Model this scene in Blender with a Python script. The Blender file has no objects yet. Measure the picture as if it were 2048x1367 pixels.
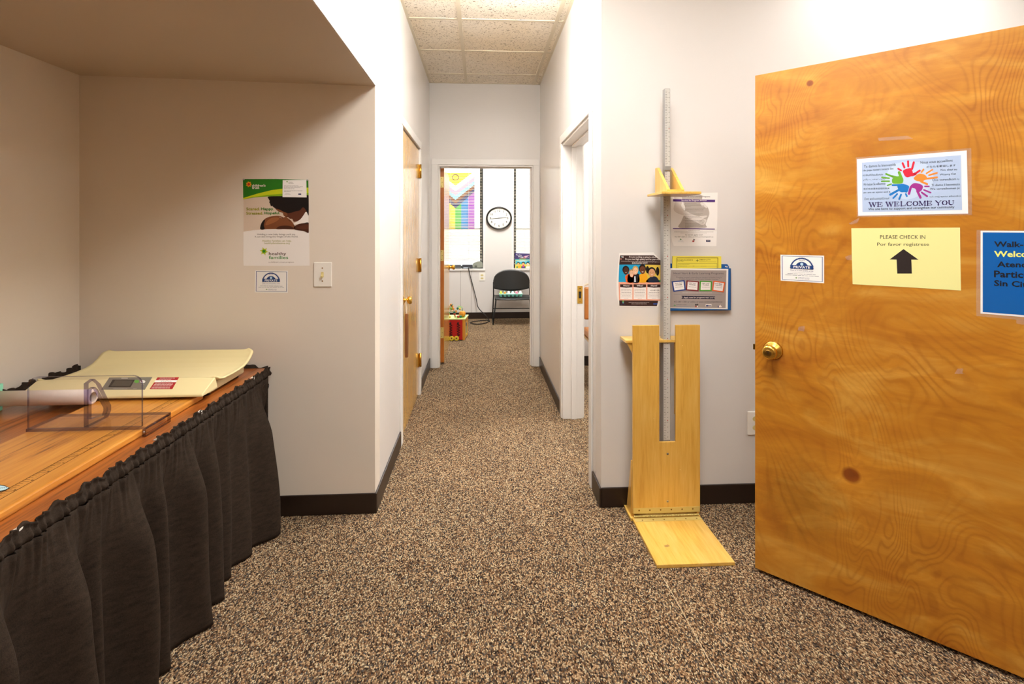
import bpy, bmesh, math, random
from math import sin, cos, pi, radians, atan, atan2, hypot, exp, sqrt
from mathutils import Vector, Matrix

random.seed(7)
scene = bpy.context.scene
COL = scene.collection

# ------------------------------------------------------------------ camera
FPX = 1040.0                        # focal length in pixels of the 2048 px wide frame
YAW = atan(62 / FPX)
EYE = Vector((0.0, 0.0, 1.40))
cam_data = bpy.data.cameras.new('camera')
cam_data.sensor_fit = 'HORIZONTAL'
cam_data.sensor_width = 36.0
cam_data.lens = FPX / 2048 * 36.0
cam_data.shift_y = -223.5 / 2048
cam_data.clip_start = 0.02
cam = bpy.data.objects.new('camera', cam_data)
cam.location = EYE
cam.rotation_euler = (pi / 2, 0, -YAW)
COL.objects.link(cam)
scene.camera = cam

# ------------------------------------------------------------------ world, exposure, lamp levels
world = bpy.data.worlds.new('sky')
scene.world = world
world.use_nodes = True
wb = world.node_tree.nodes['Background']
wb.inputs[0].default_value = (0.93, 0.97, 1.0, 1)
wb.inputs[1].default_value = 1.5
scene.view_settings.view_transform = 'Standard'
scene.view_settings.look = 'None'
scene.view_settings.gamma = 1.0
scene.view_settings.use_curve_mapping = False
scene.view_settings.exposure = 0.50
LAMP_NEAR = 18.5
LAMP_BACK = 9.0
LAMP_DOOR = 10.0
LAMP_HALL = 32.0
FILL_FAR = 32.0  # unseen fill lamp added to brighten the windowed room
FILL_SIDE = 26.0  # unseen fill lamp added to light the side room
LAMP_TINT = (1.0, 0.972, 0.935)

# ------------------------------------------------------------------ colour and material helpers
def lin(h):
    if isinstance(h, (tuple, list)):
        return tuple(h)
    h = h.lstrip('#')
    out = []
    for k in (0, 2, 4):
        c = int(h[k:k + 2], 16) / 255
        out.append(c / 12.92 if c <= 0.04045 else ((c + 0.055) / 1.055) ** 2.4)
    return tuple(out)

def rgba(h):
    return (*lin(h), 1.0)

class NT:
    def __init__(s, name):
        s.m = bpy.data.materials.new(name)
        s.m.use_nodes = True
        s.t = s.m.node_tree
        s.b = s.t.nodes['Principled BSDF']
        s.out = s.t.nodes['Material Output']
        s.co = None
    def n(s, kind, **kw):
        nd = s.t.nodes.new(kind)
        for k, v in kw.items():
            setattr(nd, k, v)
        return nd
    def l(s, a, b):
        s.t.links.new(a, b)
    def coord(s, scale=(1, 1, 1), rot=(0, 0, 0), loc=(0, 0, 0)):
        if s.co is None:
            s.co = s.n('ShaderNodeTexCoord')
        mp = s.n('ShaderNodeMapping')
        mp.inputs['Scale'].default_value = scale
        mp.inputs['Rotation'].default_value = rot
        mp.inputs['Location'].default_value = loc
        s.l(s.co.outputs['Object'], mp.inputs['Vector'])
        return mp.outputs['Vector']
    def noise(s, vec, scale, detail=3, rough=0.5, dist=0.0):
        nd = s.n('ShaderNodeTexNoise')
        nd.inputs['Scale'].default_value = scale
        nd.inputs['Detail'].default_value = detail
        nd.inputs['Roughness'].default_value = rough
        nd.inputs['Distortion'].default_value = dist
        s.l(vec, nd.inputs['Vector'])
        return nd.outputs['Fac']
    def ramp(s, fac, stops, interp='LINEAR'):
        nd = s.n('ShaderNodeValToRGB')
        cr = nd.color_ramp
        cr.interpolation = interp
        while len(cr.elements) < len(stops):
            cr.elements.new(0.5)
        for e, (p, c) in zip(cr.elements, stops):
            e.position = p
            e.color = rgba(c)
        s.l(fac, nd.inputs['Fac'])
        return nd.outputs['Color']
    def math(s, op, a, b=None, clamp=False):
        nd = s.n('ShaderNodeMath', operation=op)
        nd.use_clamp = clamp
        for i, x in enumerate((a, b)):
            if x is None:
                continue
            if isinstance(x, (int, float)):
                nd.inputs[i].default_value = x
            else:
                s.l(x, nd.inputs[i])
        return nd.outputs[0]
    def mix(s, fac, a, b, blend='MIX'):
        nd = s.n('ShaderNodeMix', data_type='RGBA', blend_type=blend)
        for sock, x in ((nd.inputs[0], fac), (nd.inputs[6], a), (nd.inputs[7], b)):
            if isinstance(x, (int, float)):
                sock.default_value = x
            elif isinstance(x, (str, tuple)):
                sock.default_value = rgba(x)
            else:
                s.l(x, sock)
        return nd.outputs[2]
    def bump(s, height, strength=0.2, dist=0.002):
        nd = s.n('ShaderNodeBump')
        nd.inputs['Strength'].default_value = strength
        nd.inputs['Distance'].default_value = dist
        s.l(height, nd.inputs['Height'])
        s.l(nd.outputs[0], s.b.inputs['Normal'])
    def base(s, c):
        if isinstance(c, (str, tuple)):
            s.b.inputs['Base Color'].default_value = rgba(c)
        else:
            s.l(c, s.b.inputs['Base Color'])
    def set(s, rough=0.5, metal=0.0, coat=0.0, coat_rough=0.1, spec=0.5):
        s.b.inputs['Roughness'].default_value = rough
        s.b.inputs['Metallic'].default_value = metal
        s.b.inputs['Coat Weight'].default_value = coat
        s.b.inputs['Coat Roughness'].default_value = coat_rough
        s.b.inputs['Specular IOR Level'].default_value = spec

_cache = {}
def M(hexc, rough=0.6, metal=0.0, coat=0.0, spec=0.5, var=0.0):
    """plain paint / ink / plastic with a faint procedural mottling"""
    key = (hexc, rough, metal, coat, spec, var)
    if key in _cache:
        return _cache[key]
    t = NT('plain_' + str(hexc).lstrip('#'))
    if var:
        v = t.noise(t.coord(), 40, 4)
        c = lin(hexc)
        a = tuple(x * (1 - var) for x in c)
        b = tuple(min(1, x * (1 + var)) for x in c)
        t.base(t.ramp(v, [(0.3, a), (0.7, b)]))
    else:
        t.base(hexc)
    t.set(rough, metal, coat, 0.08, spec)
    _cache[key] = t.m
    return t.m

def ink(hexc):
    return M(hexc, 0.55, 0, 0, 0.3)

def mat_paint(name, col, rough, bump=0.12, spec=0.5):
    t = NT(name)
    v = t.noise(t.coord(), 260, 3)
    w = t.noise(t.coord(), 1.7, 3)
    c = lin(col)
    t.base(t.ramp(w, [(0.3, tuple(x * 0.97 for x in c)), (0.7, c)]))
    t.set(rough, spec=spec)
    t.bump(v, bump, 0.001)
    return t.m

def mat_carpet():
    t = NT('carpet')
    vec = t.coord(scale=(265, 155, 150), rot=(0, 0, radians(13)))
    nz = t.n('ShaderNodeTexNoise')
    nz.inputs['Scale'].default_value = 0.6
    t.l(vec, nz.inputs['Vector'])
    off = t.n('ShaderNodeVectorMath', operation='MULTIPLY_ADD')
    t.l(nz.outputs['Color'], off.inputs[0])
    off.inputs[1].default_value = (0.9, 0.9, 0.9)
    t.l(vec, off.inputs[2])
    vo = t.n('ShaderNodeTexVoronoi', voronoi_dimensions='2D')
    vo.inputs['Scale'].default_value = 1.0
    vo.inputs['Randomness'].default_value = 0.6
    t.l(off.outputs[0], vo.inputs['Vector'])
    sep = t.n('ShaderNodeSeparateColor')
    t.l(vo.outputs['Color'], sep.inputs[0])
    cell = t.ramp(sep.outputs[0], [(0.0, '#352a24'), (0.14, '#6c5743'), (0.30, '#a48768'), (0.47, '#ccb08b'),
                                   (0.66, '#5f5c5a'), (0.75, '#7c583a'), (0.81, '#80725e'), (0.91, '#e0d2b0')], 'CONSTANT')
    d = vo.outputs['Distance']
    gap = t.ramp(d, [(0.25, (1, 1, 1)), (0.8, (0.30, 0.25, 0.21))])
    fine = t.noise(t.coord(scale=(500, 500, 500)), 1.0, 2)
    fib = t.ramp(fine, [(0.3, (0.62, 0.6, 0.58)), (0.7, (1.3, 1.25, 1.2))])
    c = t.mix(1.0, cell, gap, 'MULTIPLY')
    c = t.mix(0.8, c, fib, 'MULTIPLY')
    big = t.noise(t.coord(), 2.2, 4)
    wear = t.ramp(big, [(0.3, (0.86, 0.86, 0.86)), (0.7, (1.08, 1.06, 1.04))])
    c = t.mix(1.0, c, wear, 'MULTIPLY')
    t.base(c)
    t.set(0.95, spec=0.1)
    h = t.math('SUBTRACT', 1.0, d)
    t.bump(h, 0.75, 0.006)
    return t.m

def mat_tile():
    t = NT('ceiling_tile')
    v = t.noise(t.coord(scale=(1, 1, 1)), 75, 2, 0.6, 1.4)
    v2 = t.noise(t.coord(loc=(3, 1, 0)), 140, 2)
    m = t.ramp(v, [(0.0, '#5d4d3a'), (0.36, '#7c6a52'), (0.40, '#f1e9dc'), (1.0, '#f8f2e8')])
    m2 = t.ramp(v2, [(0.30, (0.80, 0.78, 0.74)), (0.40, (1, 1, 1))])
    w = t.noise(t.coord(), 1.3, 2)
    wr = t.ramp(w, [(0.3, '#f4e9d4'), (0.7, '#ffffff')])
    c = t.mix(0.7, m, m2, 'MULTIPLY')
    t.base(t.mix(0.8, c, wr, 'MULTIPLY'))
    t.set(0.95, spec=0.1)
    t.bump(v, 0.5, 0.003)
    return t.m

def mat_grain(name, dark, mid, light, axis=1, freq=42, rough=0.35, coat=0.3, stretch=0.05, lines=0.55, rot=0.0):
    """straight wood grain running along one axis"""
    t = NT(name)
    sc = [1.0, 1.0, 1.0]
    sc[axis] = stretch
    vec = t.coord(scale=tuple(sc), rot=(0, 0, rot))
    a = t.noise(vec, freq, 5, 0.62, 0.4)
    b = t.noise(vec, freq * 3.6, 3, 0.6)
    f = t.math('ADD', t.math('MULTIPLY', a, 0.68), t.math('MULTIPLY', b, 0.32))
    c = t.ramp(f, [(0.33, dark), (0.33 + 0.17 * lines + 0.02, mid), (0.66, light)])
    big = t.noise(t.coord(), 3.0, 3)
    sh = t.ramp(big, [(0.3, (0.9, 0.88, 0.86)), (0.7, (1.05, 1.04, 1.02))])
    t.base(t.mix(1.0, c, sh, 'MULTIPLY'))
    t.set(rough, coat=coat, coat_rough=0.12)
    t.bump(f, 0.06, 0.001)
    return t.m

def mat_birch(name, base, light, dark, rot=0.0, knots=(), rough=0.36, coat=0.25, stain=None):
    """rotary-cut birch veneer: swirling contour figure, pale flares and a few knots"""
    t = NT(name)
    v0 = t.coord(rot=(0, 0, rot))
    vz = t.coord(rot=(0, 0, rot), scale=(2.2, 1.0, 1.0))
    field = t.noise(vz, 1.15, 2.5, 0.42, 0.8)
    fine = t.noise(t.coord(rot=(0, 0, rot), scale=(1, 1, 0.12)), 70, 3)
    arg = t.math('ADD', t.math('MULTIPLY', field, 330.0), t.math('MULTIPLY', fine, 2.0))
    kn = None
    for (kx, ky, kz, kr) in knots:
        d = t.n('ShaderNodeVectorMath', operation='DISTANCE')
        t.l(v0, d.inputs[0])
        p = Matrix.Rotation(rot, 3, 'Z') @ Vector((kx, ky, kz))
        d.inputs[1].default_value = p
        g = t.math('DIVIDE', d.outputs['Value'], kr)
        if kn is None:
            kn = g
        else:
            kn = t.math('MINIMUM', kn, g)
    if kn is not None:
        ringy = t.math('POWER', t.math('DIVIDE', 1.0, t.math('ADD', kn, 0.6)), 1.0)
        arg = t.math('ADD', arg, t.math('MULTIPLY', ringy, 9.0))
    line = t.math('SINE', arg)
    lin01 = t.math('MULTIPLY_ADD', line, 0.5)
    t.t.nodes[-1].inputs[2].default_value = 0.5
    figure = t.ramp(lin01, [(0.0, (0.81, 0.73, 0.61)), (0.35, (0.97, 0.955, 0.93)), (1.0, (1.03, 1.03, 1.03))])
    blot = t.noise(t.coord(rot=(0, 0, rot), scale=(1.0, 1.0, 2.6)), 2.6, 5, 0.6, 1.2)
    c = t.ramp(blot, [(0.25, dark), (0.5, base), (0.78, light)])
    mask = t.noise(t.coord(rot=(0, 0, rot), loc=(5, 2, 1)), 3.2, 3, 0.6)
    mk = t.n('ShaderNodeMapRange')
    mk.inputs['From Min'].default_value = 0.38
    mk.inputs['From Max'].default_value = 0.66
    mk.inputs['To Min'].default_value = 0.12
    mk.inputs['To Max'].default_value = 1.0
    t.l(mask, mk.inputs['Value'])
    c = t.mix(mk.outputs[0], c, figure, 'MULTIPLY')
    flare = t.noise(t.coord(rot=(0, 0, rot), scale=(1.0, 1.0, 4.5), loc=(1, 7, 3)), 3.4, 4, 0.55, 1.6)
    c = t.mix(0.8, c, t.ramp(flare, [(0.35, (0.93, 0.90, 0.86)), (0.55, (1.0, 1.0, 1.0)), (0.72, (1.16, 1.20, 1.30))]), 'MULTIPLY')
    if kn is not None:
        kc = t.ramp(kn, [(0.0, (0.35, 0.13, 0.05)), (0.10, (0.45, 0.2, 0.1)), (0.16, (1.25, 1.3, 1.4)), (0.5, (1.0, 1.0, 1.0))])
        kn2 = t.t.nodes[-1]
        c = t.mix(0.85, c, kc, 'MULTIPLY')
    if stain is not None:               # grey scuffed patch
        d = t.n('ShaderNodeVectorMath', operation='DISTANCE')
        t.l(v0, d.inputs[0])
        d.inputs[1].default_value = Matrix.Rotation(rot, 3, 'Z') @ Vector(stain)
        w = t.math('ADD', d.outputs['Value'], t.math('MULTIPLY', t.noise(t.coord(rot=(0, 0, rot), scale=(3, 1, 1)), 16, 4, 0.65), 0.22))
        c = t.mix(0.75, c, t.ramp(w, [(0.14, (0.66, 0.68, 0.62)), (0.30, (1, 1, 1))]), 'MULTIPLY')
    t.base(c)
    t.set(rough, coat=coat, coat_rough=0.15)
    return t.m

def mat_fabric():
    t = NT('black_fabric')
    v = t.noise(t.coord(scale=(1, 1, 1)), 420, 3, 0.7)
    w = t.noise(t.coord(scale=(1, 1, 3)), 30, 4, 0.6)
    f = t.math('ADD', t.math('MULTIPLY', v, 0.6), t.math('MULTIPLY', w, 0.4))
    t.base(t.ramp(f, [(0.3, '#1d1712'), (0.7, '#3f342b')]))
    t.set(0.9, spec=0.12)
    t.b.inputs['Sheen Weight'].default_value = 0.0
    t.bump(v, 0.12, 0.0006)
    return t.m

def mat_clear(name, tint, gloss=0.12, rough=0.03, haze=0.0):
    t = NT(name)
    tr = t.n('ShaderNodeBsdfTransparent')
    tr.inputs[0].default_value = rgba(tint)
    gl = t.n('ShaderNodeBsdfGlossy')
    gl.inputs['Roughness'].default_value = rough
    lw = t.n('ShaderNodeLayerWeight')
    lw.inputs['Blend'].default_value = 0.5
    fr = t.n('ShaderNodeMath', operation='MULTIPLY_ADD')
    t.l(t.math('POWER', lw.outputs['Facing'], 4.0), fr.inputs[0])
    fr.inputs[1].default_value = gloss * 3
    fr.inputs[2].default_value = gloss * 0.35
    mx = t.n('ShaderNodeMixShader')
    t.l(fr.outputs[0], mx.inputs[0])
    t.l(tr.outputs[0], mx.inputs[1])
    t.l(gl.outputs[0], mx.inputs[2])
    if haze:
        df = t.n('ShaderNodeBsdfDiffuse')
        df.inputs[0].default_value = (0.85, 0.80, 0.72, 1)
        m2 = t.n('ShaderNodeMixShader')
        m2.inputs[0].default_value = haze
        t.l(mx.outputs[0], m2.inputs[1]); t.l(df.outputs[0], m2.inputs[2])
        t.l(m2.outputs[0], t.out.inputs[0])
    else:
        t.l(mx.outputs[0], t.out.inputs[0])
    return t.m

def mat_thin(name, col, trans=0.5, rough=0.7):
    """thin cloth or slat that lets part of the daylight through"""
    t = NT(name)
    tl = t.n('ShaderNodeBsdfTranslucent')
    tl.inputs[0].default_value = rgba(col)
    df = t.n('ShaderNodeBsdfDiffuse')
    df.inputs[0].default_value = rgba(col)
    mx = t.n('ShaderNodeMixShader')
    mx.inputs[0].default_value = trans
    t.l(df.outputs[0], mx.inputs[1])
    t.l(tl.outputs[0], mx.inputs[2])
    t.l(mx.outputs[0], t.out.inputs[0])
    return t.m

def mat_lamp(name, strength):
    t = NT(name)
    t.base('#ffffff')
    t.b.inputs['Emission Color'].default_value = (*LAMP_TINT, 1)
    t.b.inputs['Emission Strength'].default_value = strength
    return t.m

# leaf of the open door at the right: free edge and direction towards the hinges
LEAF = Vector((1.1225, 2.071, 0))
LDIR = Vector((0.703, -0.711, 0)).normalized()
LNOR = Vector((LDIR.y, -LDIR.x, 0))          # faces the room and the camera
LROT = -atan2(LDIR.y, LDIR.x)
def leaf_pt(s, z, d=0.0):
    return LEAF + LDIR * s + LNOR * d + Vector((0, 0, z))

WALL = mat_paint('wall_paint', (0.735, 0.705, 0.675), 0.42, 0.10)
RWALL = mat_paint('rear_wall_bounce', (0.42, 0.29, 0.185), 0.5, 0.10)  # unseen walls, brown chosen to dim and warm the light they bounce
SWALL = mat_paint('soffit_shade', (0.58, 0.48, 0.375), 0.5, 0.10)  # warm shade under the soffit put into a darker tan colour
AWALL = mat_paint('alcove_warm_shade', (0.80, 0.725, 0.63), 0.42, 0.10)  # wall colour tinted warm and lifted: the alcove's warm bounce is painted in
WALLG = mat_paint('hall_paint', (0.76, 0.735, 0.71), 0.27, 0.06)
TRIMW = mat_paint('trim_paint', (0.80, 0.775, 0.745), 0.30, 0.03)
BASE = M('#241710', 0.38, 0, 0, 0.5, 0.08)
CARPET = mat_carpet()
TILE = mat_tile()
TBAR = M('#d8ccb4', 0.5)
BRASS = M('#d9ae50', 0.26, 1.0)
HBRASS = M('#dcc77c', 0.35, 0.35)
BRASSD = M('#8a6a34', 0.3, 1.0)
STEEL = M('#b9b8b6', 0.28, 1.0)
DARK = M('#15120f', 0.5)
WHITEP = M('#efece4', 0.35)
IVORY = M('#d8c98a', 0.4)
BLACKP = M('#1b1a19', 0.42, 0, 0, 0.5)
BIRCH = mat_birch('birch_door', '#c08022', '#d6a348', '#aa6512', LROT,
                  [tuple(leaf_pt(0.335, 0.50)) + (0.21,), tuple(leaf_pt(0.20, 1.965)) + (0.09,)], stain=leaf_pt(0.17, 0.34))
BIRCHH = mat_grain('birch_hall_door', '#bd8a36', '#d8a54c', '#e2b562', 2, 26, 0.22, 0.5, 0.06, 0.9)
BIRCHE = mat_grain('door_edge_wood', '#8a4a12', '#b0641c', '#bf7526', 2, 30, 0.4, 0.2)
MAPLE = mat_grain('maple_ply', '#cf9a3c', '#e0b050', '#e9bf68', 2, 34, 0.32, 0.35, 0.07, 0.8)
MAPLEY = mat_grain('maple_ply_flat', '#d0a040', '#e2b758', '#ebc772', 1, 34, 0.32, 0.35, 0.07, 0.8)
OAK = mat_grain('oak_board', '#7d4414', '#c8832c', '#dc9c42', 1, 46, 0.35, 0.35, 0.05, 0.55)
LAMI = mat_grain('table_laminate', '#47200c', '#96521f', '#b56e2c', 1, 60, 0.32, 0.25, 0.03, 0.7)
FABRIC = mat_fabric()
ACRYL = mat_clear('clear_acrylic', '#fbfafc', 0.10)
ACRYLE = mat_clear('acrylic_edge', '#aaa4c2', 0.20)
GLASS = mat_clear('window_glass', '#fdfefd', 0.12)
SLEEVE = mat_clear('laminate_film', '#fefcf8', 0.14, 0.12, 0.16)
TAPE = mat_clear('clear_tape', '#fdf8f0', 0.12, 0.3, 0.16)

# ------------------------------------------------------------------ pixel rays onto real planes
_RT = Vector((cos(YAW), -sin(YAW), 0))
_FW = Vector((sin(YAW), cos(YAW), 0))
def ray(px, py):
    return _RT * ((px - 1024) / FPX) + _FW + Vector((0, 0, (460 - py) / FPX))
def onp(px, py, p0, n):
    d = ray(px, py)
    return EYE + d * ((Vector(p0) - EYE).dot(n) / d.dot(n))
def onY(px, py, Y):
    return onp(px, py, (0, Y, 0), Vector((0, 1, 0)))
def onX(px, py, X):
    return onp(px, py, (X, 0, 0), Vector((1, 0, 0)))
def onZ(px, py, Z):
    return onp(px, py, (0, 0, Z), Vector((0, 0, 1)))
def crop(x0, y0, k):
    return lambda u, v: (x0 + u / k, y0 + v / k)

# ------------------------------------------------------------------ mesh builder
class MB:
    def __init__(s):
        s.v, s.f, s.fm, s.sm, s.mats = [], [], [], [], []
    def mi(s, m):
        if m not in s.mats:
            s.mats.append(m)
        return s.mats.index(m)
    def add(s, vs, fs, m, smooth=False):
        b = len(s.v)
        s.v += [tuple(p) for p in vs]
        k = s.mi(m)
        for f in fs:
            s.f.append([b + i for i in f])
            s.fm.append(k)
            s.sm.append(smooth)
    def box(s, x0, y0, z0, x1, y1, z1, m, xf=None):
        x0, x1 = sorted((x0, x1)); y0, y1 = sorted((y0, y1)); z0, z1 = sorted((z0, z1))
        vs = [Vector(p) for p in ((x0, y0, z0), (x1, y0, z0), (x1, y1, z0), (x0, y1, z0),
                                  (x0, y0, z1), (x1, y0, z1), (x1, y1, z1), (x0, y1, z1))]
        if xf:
            vs = [xf(p) for p in vs]
        s.add(vs, [(0, 3, 2, 1), (4, 5, 6, 7), (0, 1, 5, 4), (1, 2, 6, 5), (2, 3, 7, 6), (3, 0, 4, 7)], m)
    def prism(s, pts, w0, w1, fn, m, side=None, smooth=False):
        n = len(pts)
        vs = [fn(a, b, w0) for a, b in pts] + [fn(a, b, w1) for a, b in pts]
        s.add(vs, [tuple(range(n))[::-1], tuple(range(n, 2 * n))], m)
        b = len(s.v) - 2 * n
        k = s.mi(side or m)
        for i in range(n):
            j = (i + 1) % n
            s.f.append([b + i, b + j, b + n + j, b + n + i])
            s.fm.append(k); s.sm.append(smooth)
    def tube(s, pts, r, m, n=8, closed=False):
        pts = [Vector(p) for p in pts]
        N = len(pts)
        rr = r if isinstance(r, (list, tuple)) else [r] * N
        up = None
        vs = []
        for i, p in enumerate(pts):
            a = pts[(i - 1) % N] if (closed or i > 0) else p
            b = pts[(i + 1) % N] if (closed or i < N - 1) else p
            t = (b - a).normalized()
            if up is None:
                up = Vector((0, 0, 1)) if abs(t.z) < 0.9 else Vector((1, 0, 0))
            up = (up - t * up.dot(t))
            if up.length < 1e-5:
                up = t.orthogonal()
            up.normalize()
            sd = t.cross(up)
            for k in range(n):
                a2 = 2 * pi * k / n
                vs.append(p + (up * cos(a2) + sd * sin(a2)) * rr[i])
        fs = []
        for i in range(N if closed else N - 1):
            j = (i + 1) % N
            for k in range(n):
                q = (k + 1) % n
                fs.append((i * n + k, j * n + k, j * n + q, i * n + q))
        if not closed:
            fs.append(tuple(range(n)))
            fs.append(tuple(range((N - 1) * n, N * n))[::-1])
        s.add(vs, fs, m, True)
    def lathe(s, prof, org, axis, m, n=28):
        org, ax = Vector(org), Vector(axis).normalized()
        u = ax.orthogonal().normalized()
        w = ax.cross(u)
        vs, fs = [], []
        for (r, h) in prof:
            for k in range(n):
                a = 2 * pi * k / n
                vs.append(org + ax * h + (u * cos(a) + w * sin(a)) * max(r, 1e-5))
        for i in range(len(prof) - 1):
            for k in range(n):
                q = (k + 1) % n
                fs.append((i * n + k, i * n + q, (i + 1) * n + q, (i + 1) * n + k))
        fs.append(tuple(range(n))[::-1])
        fs.append(tuple(range((len(prof) - 1) * n, len(prof) * n)))
        s.add(vs, fs, m, True)
    def ball(s, c, r, m, n=12, k=8):
        r = r if isinstance(r, (tuple, list)) else (r, r, r)
        c = Vector(c)
        vs, fs = [], []
        for i in range(k + 1):
            th = pi * i / k
            for j in range(n):
                a = 2 * pi * j / n
                vs.append(c + Vector((r[0] * sin(th) * cos(a), r[1] * sin(th) * sin(a), r[2] * cos(th))))
        for i in range(k):
            for j in range(n):
                q = (j + 1) % n
                fs.append((i * n + j, (i + 1) * n + j, (i + 1) * n + q, i * n + q))
        s.add(vs, fs, m, True)
    def grid(s, fn, nu, nv, m, smooth=True):
        vs = [fn(i / nu, j / nv) for j in range(nv + 1) for i in range(nu + 1)]
        fs = []
        for j in range(nv):
            for i in range(nu):
                a = j * (nu + 1) + i
                fs.append((a, a + 1, a + nu + 2, a + nu + 1))
        s.add(vs, fs, m, smooth)

def link(name, mb, parent=None, bevel=0.0, seg=2, solid=0.0, kind=None, label=None, cat=None, group=None, sub=0, weld=False, recalc=True):
    me = bpy.data.meshes.new(name)
    o = bpy.data.objects.new(name, me)
    COL.objects.link(o)
    vs = [Vector(p) for p in mb.v]
    if parent is None and kind != 'structure' and vs:
        lo = Vector([min(p[i] for p in vs) for i in range(3)])
        hi = Vector([max(p[i] for p in vs) for i in range(3)])
        base = Vector(((lo.x + hi.x) / 2, (lo.y + hi.y) / 2, lo.z))
        vs = [p - base for p in vs]
        o.location = base
    me.from_pydata([tuple(p) for p in vs], [], mb.f)
    for m in mb.mats:
        me.materials.append(m)
    for p, k, sm in zip(me.polygons, mb.fm, mb.sm):
        p.material_index = k
        p.use_smooth = sm
    if recalc or weld:
        bm = bmesh.new()
        bm.from_mesh(me)
        if weld:
            bmesh.ops.remove_doubles(bm, verts=bm.verts, dist=1e-5)
        if recalc:
            bmesh.ops.recalc_face_normals(bm, faces=bm.faces)
        bm.to_mesh(me)
        bm.free()
    me.update()
    if parent is not None:
        o.parent = parent
        o.matrix_parent_inverse = parent_world(parent).inverted()
    if bevel:
        b = o.modifiers.new('bevel', 'BEVEL')
        b.width = bevel; b.segments = seg; b.limit_method = 'ANGLE'
        b.harden_normals = False
    if solid:
        b = o.modifiers.new('solid', 'SOLIDIFY')
        b.thickness = abs(solid); b.offset = -1 if solid > 0 else 1
    if sub:
        b = o.modifiers.new('sub', 'SUBSURF')
        b.levels = sub; b.render_levels = sub
    tag(o, label, cat, group, kind)
    return o

def parent_world(o):
    m = o.matrix_basis.copy()
    if o.parent is not None:
        m = parent_world(o.parent) @ o.matrix_parent_inverse @ m
    return m

def tag(o, label=None, cat=None, group=None, kind=None):
    if label: o['label'] = label
    if cat: o['category'] = cat
    if group: o['group'] = group
    if kind: o['kind'] = kind

def thing(name, loc, label=None, cat=None, group=None, kind=None):
    o = bpy.data.objects.new(name, None)
    o.empty_display_size = 0.05
    o.location = loc
    COL.objects.link(o)
    tag(o, label, cat, group, kind)
    return o

def struct(name, mb, parent=None, **kw):
    return link(name, mb, parent, kind='structure', **kw)

# ------------------------------------------------------------------ flat lettering
_fontcache = {}
def text_geo(txt, bold=0.0):
    key = (txt, bold)
    if key in _fontcache:
        return _fontcache[key]
    cu = bpy.data.curves.new('lettering', 'FONT')
    cu.body = txt
    cu.resolution_u = 2
    cu.fill_mode = 'FRONT'
    if bold:
        cu.offset = bold
    o = bpy.data.objects.new('lettering', cu)
    me = bpy.data.meshes.new_from_object(o)
    vs = [(v.co.x, v.co.y) for v in me.vertices]
    fs = [tuple(p.vertices) for p in me.polygons]
    bpy.data.objects.remove(o)
    bpy.data.curves.remove(cu)
    bpy.data.meshes.remove(me)
    if vs:
        x0 = min(v[0] for v in vs); x1 = max(v[0] for v in vs)
        y0 = min(v[1] for v in vs); y1 = max(v[1] for v in vs)
        vs = [((a - x0) / max(1e-6, x1 - x0), (b - y0) / max(1e-6, y1 - y0)) for a, b in vs]
    _fontcache[key] = (vs, fs)
    return vs, fs

SLAB = {   # strokes of a slab-serif alphabet on a 1 x 1 box: polylines, thick (1) or thin (0)
    'W': ([[(0.08, 1), (0.30, 0)], [(0.30, 0), (0.50, 0.9)], [(0.50, 0.9), (0.70, 0)], [(0.70, 0), (0.92, 1)]], [1, 0, 1, 0], [(0.08, 1), (0.5, 1), (0.92, 1)]),
    'E': ([[(0.24, 0), (0.24, 1)], [(0.24, 0.94), (0.86, 0.94)], [(0.24, 0.5), (0.66, 0.5)], [(0.24, 0.06), (0.90, 0.06)], [(0.86, 0.94), (0.86, 0.72)], [(0.90, 0.06), (0.90, 0.30)], [(0.66, 0.36), (0.66, 0.64)]], [1, 0, 0, 0, 0, 0, 0], [(0.2, 0), (0.2, 1)]),
    'L': ([[(0.26, 0), (0.26, 1)], [(0.26, 0.06), (0.90, 0.06)], [(0.90, 0.06), (0.90, 0.34)]], [1, 0, 0], [(0.26, 0), (0.26, 1)]),
    'C': ([[(0.86, 0.72), (0.74, 0.92), (0.5, 0.97), (0.26, 0.86)], [(0.26, 0.86), (0.15, 0.5), (0.26, 0.14)], [(0.26, 0.14), (0.5, 0.03), (0.76, 0.08), (0.9, 0.28)], [(0.86, 0.66), (0.86, 0.99)]], [0, 1, 0, 0], []),
    'O': ([[(0.5, 0.97), (0.26, 0.86)], [(0.26, 0.86), (0.14, 0.5), (0.26, 0.14)], [(0.26, 0.14), (0.5, 0.03), (0.74, 0.14)], [(0.74, 0.14), (0.86, 0.5), (0.74, 0.86)], [(0.74, 0.86), (0.5, 0.97)]], [0, 1, 0, 1, 0], []),
    'M': ([[(0.14, 0), (0.14, 1)], [(0.14, 1), (0.48, 0.1)], [(0.48, 0.1), (0.82, 1)], [(0.84, 0), (0.84, 1)]], [0, 1, 0, 1], [(0.14, 0), (0.84, 0), (0.14, 1), (0.84, 1)]),
    'Y': ([[(0.1, 1), (0.5, 0.45)], [(0.5, 0.45), (0.9, 1)], [(0.5, 0), (0.5, 0.48)]], [1, 0, 1], [(0.1, 1), (0.9, 1), (0.5, 0)]),
    'U': ([[(0.18, 1), (0.18, 0.32), (0.34, 0.06), (0.55, 0.03)], [(0.55, 0.03), (0.76, 0.1), (0.84, 0.35), (0.84, 1)]], [1, 0], [(0.18, 1), (0.84, 1)]),
}

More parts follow.
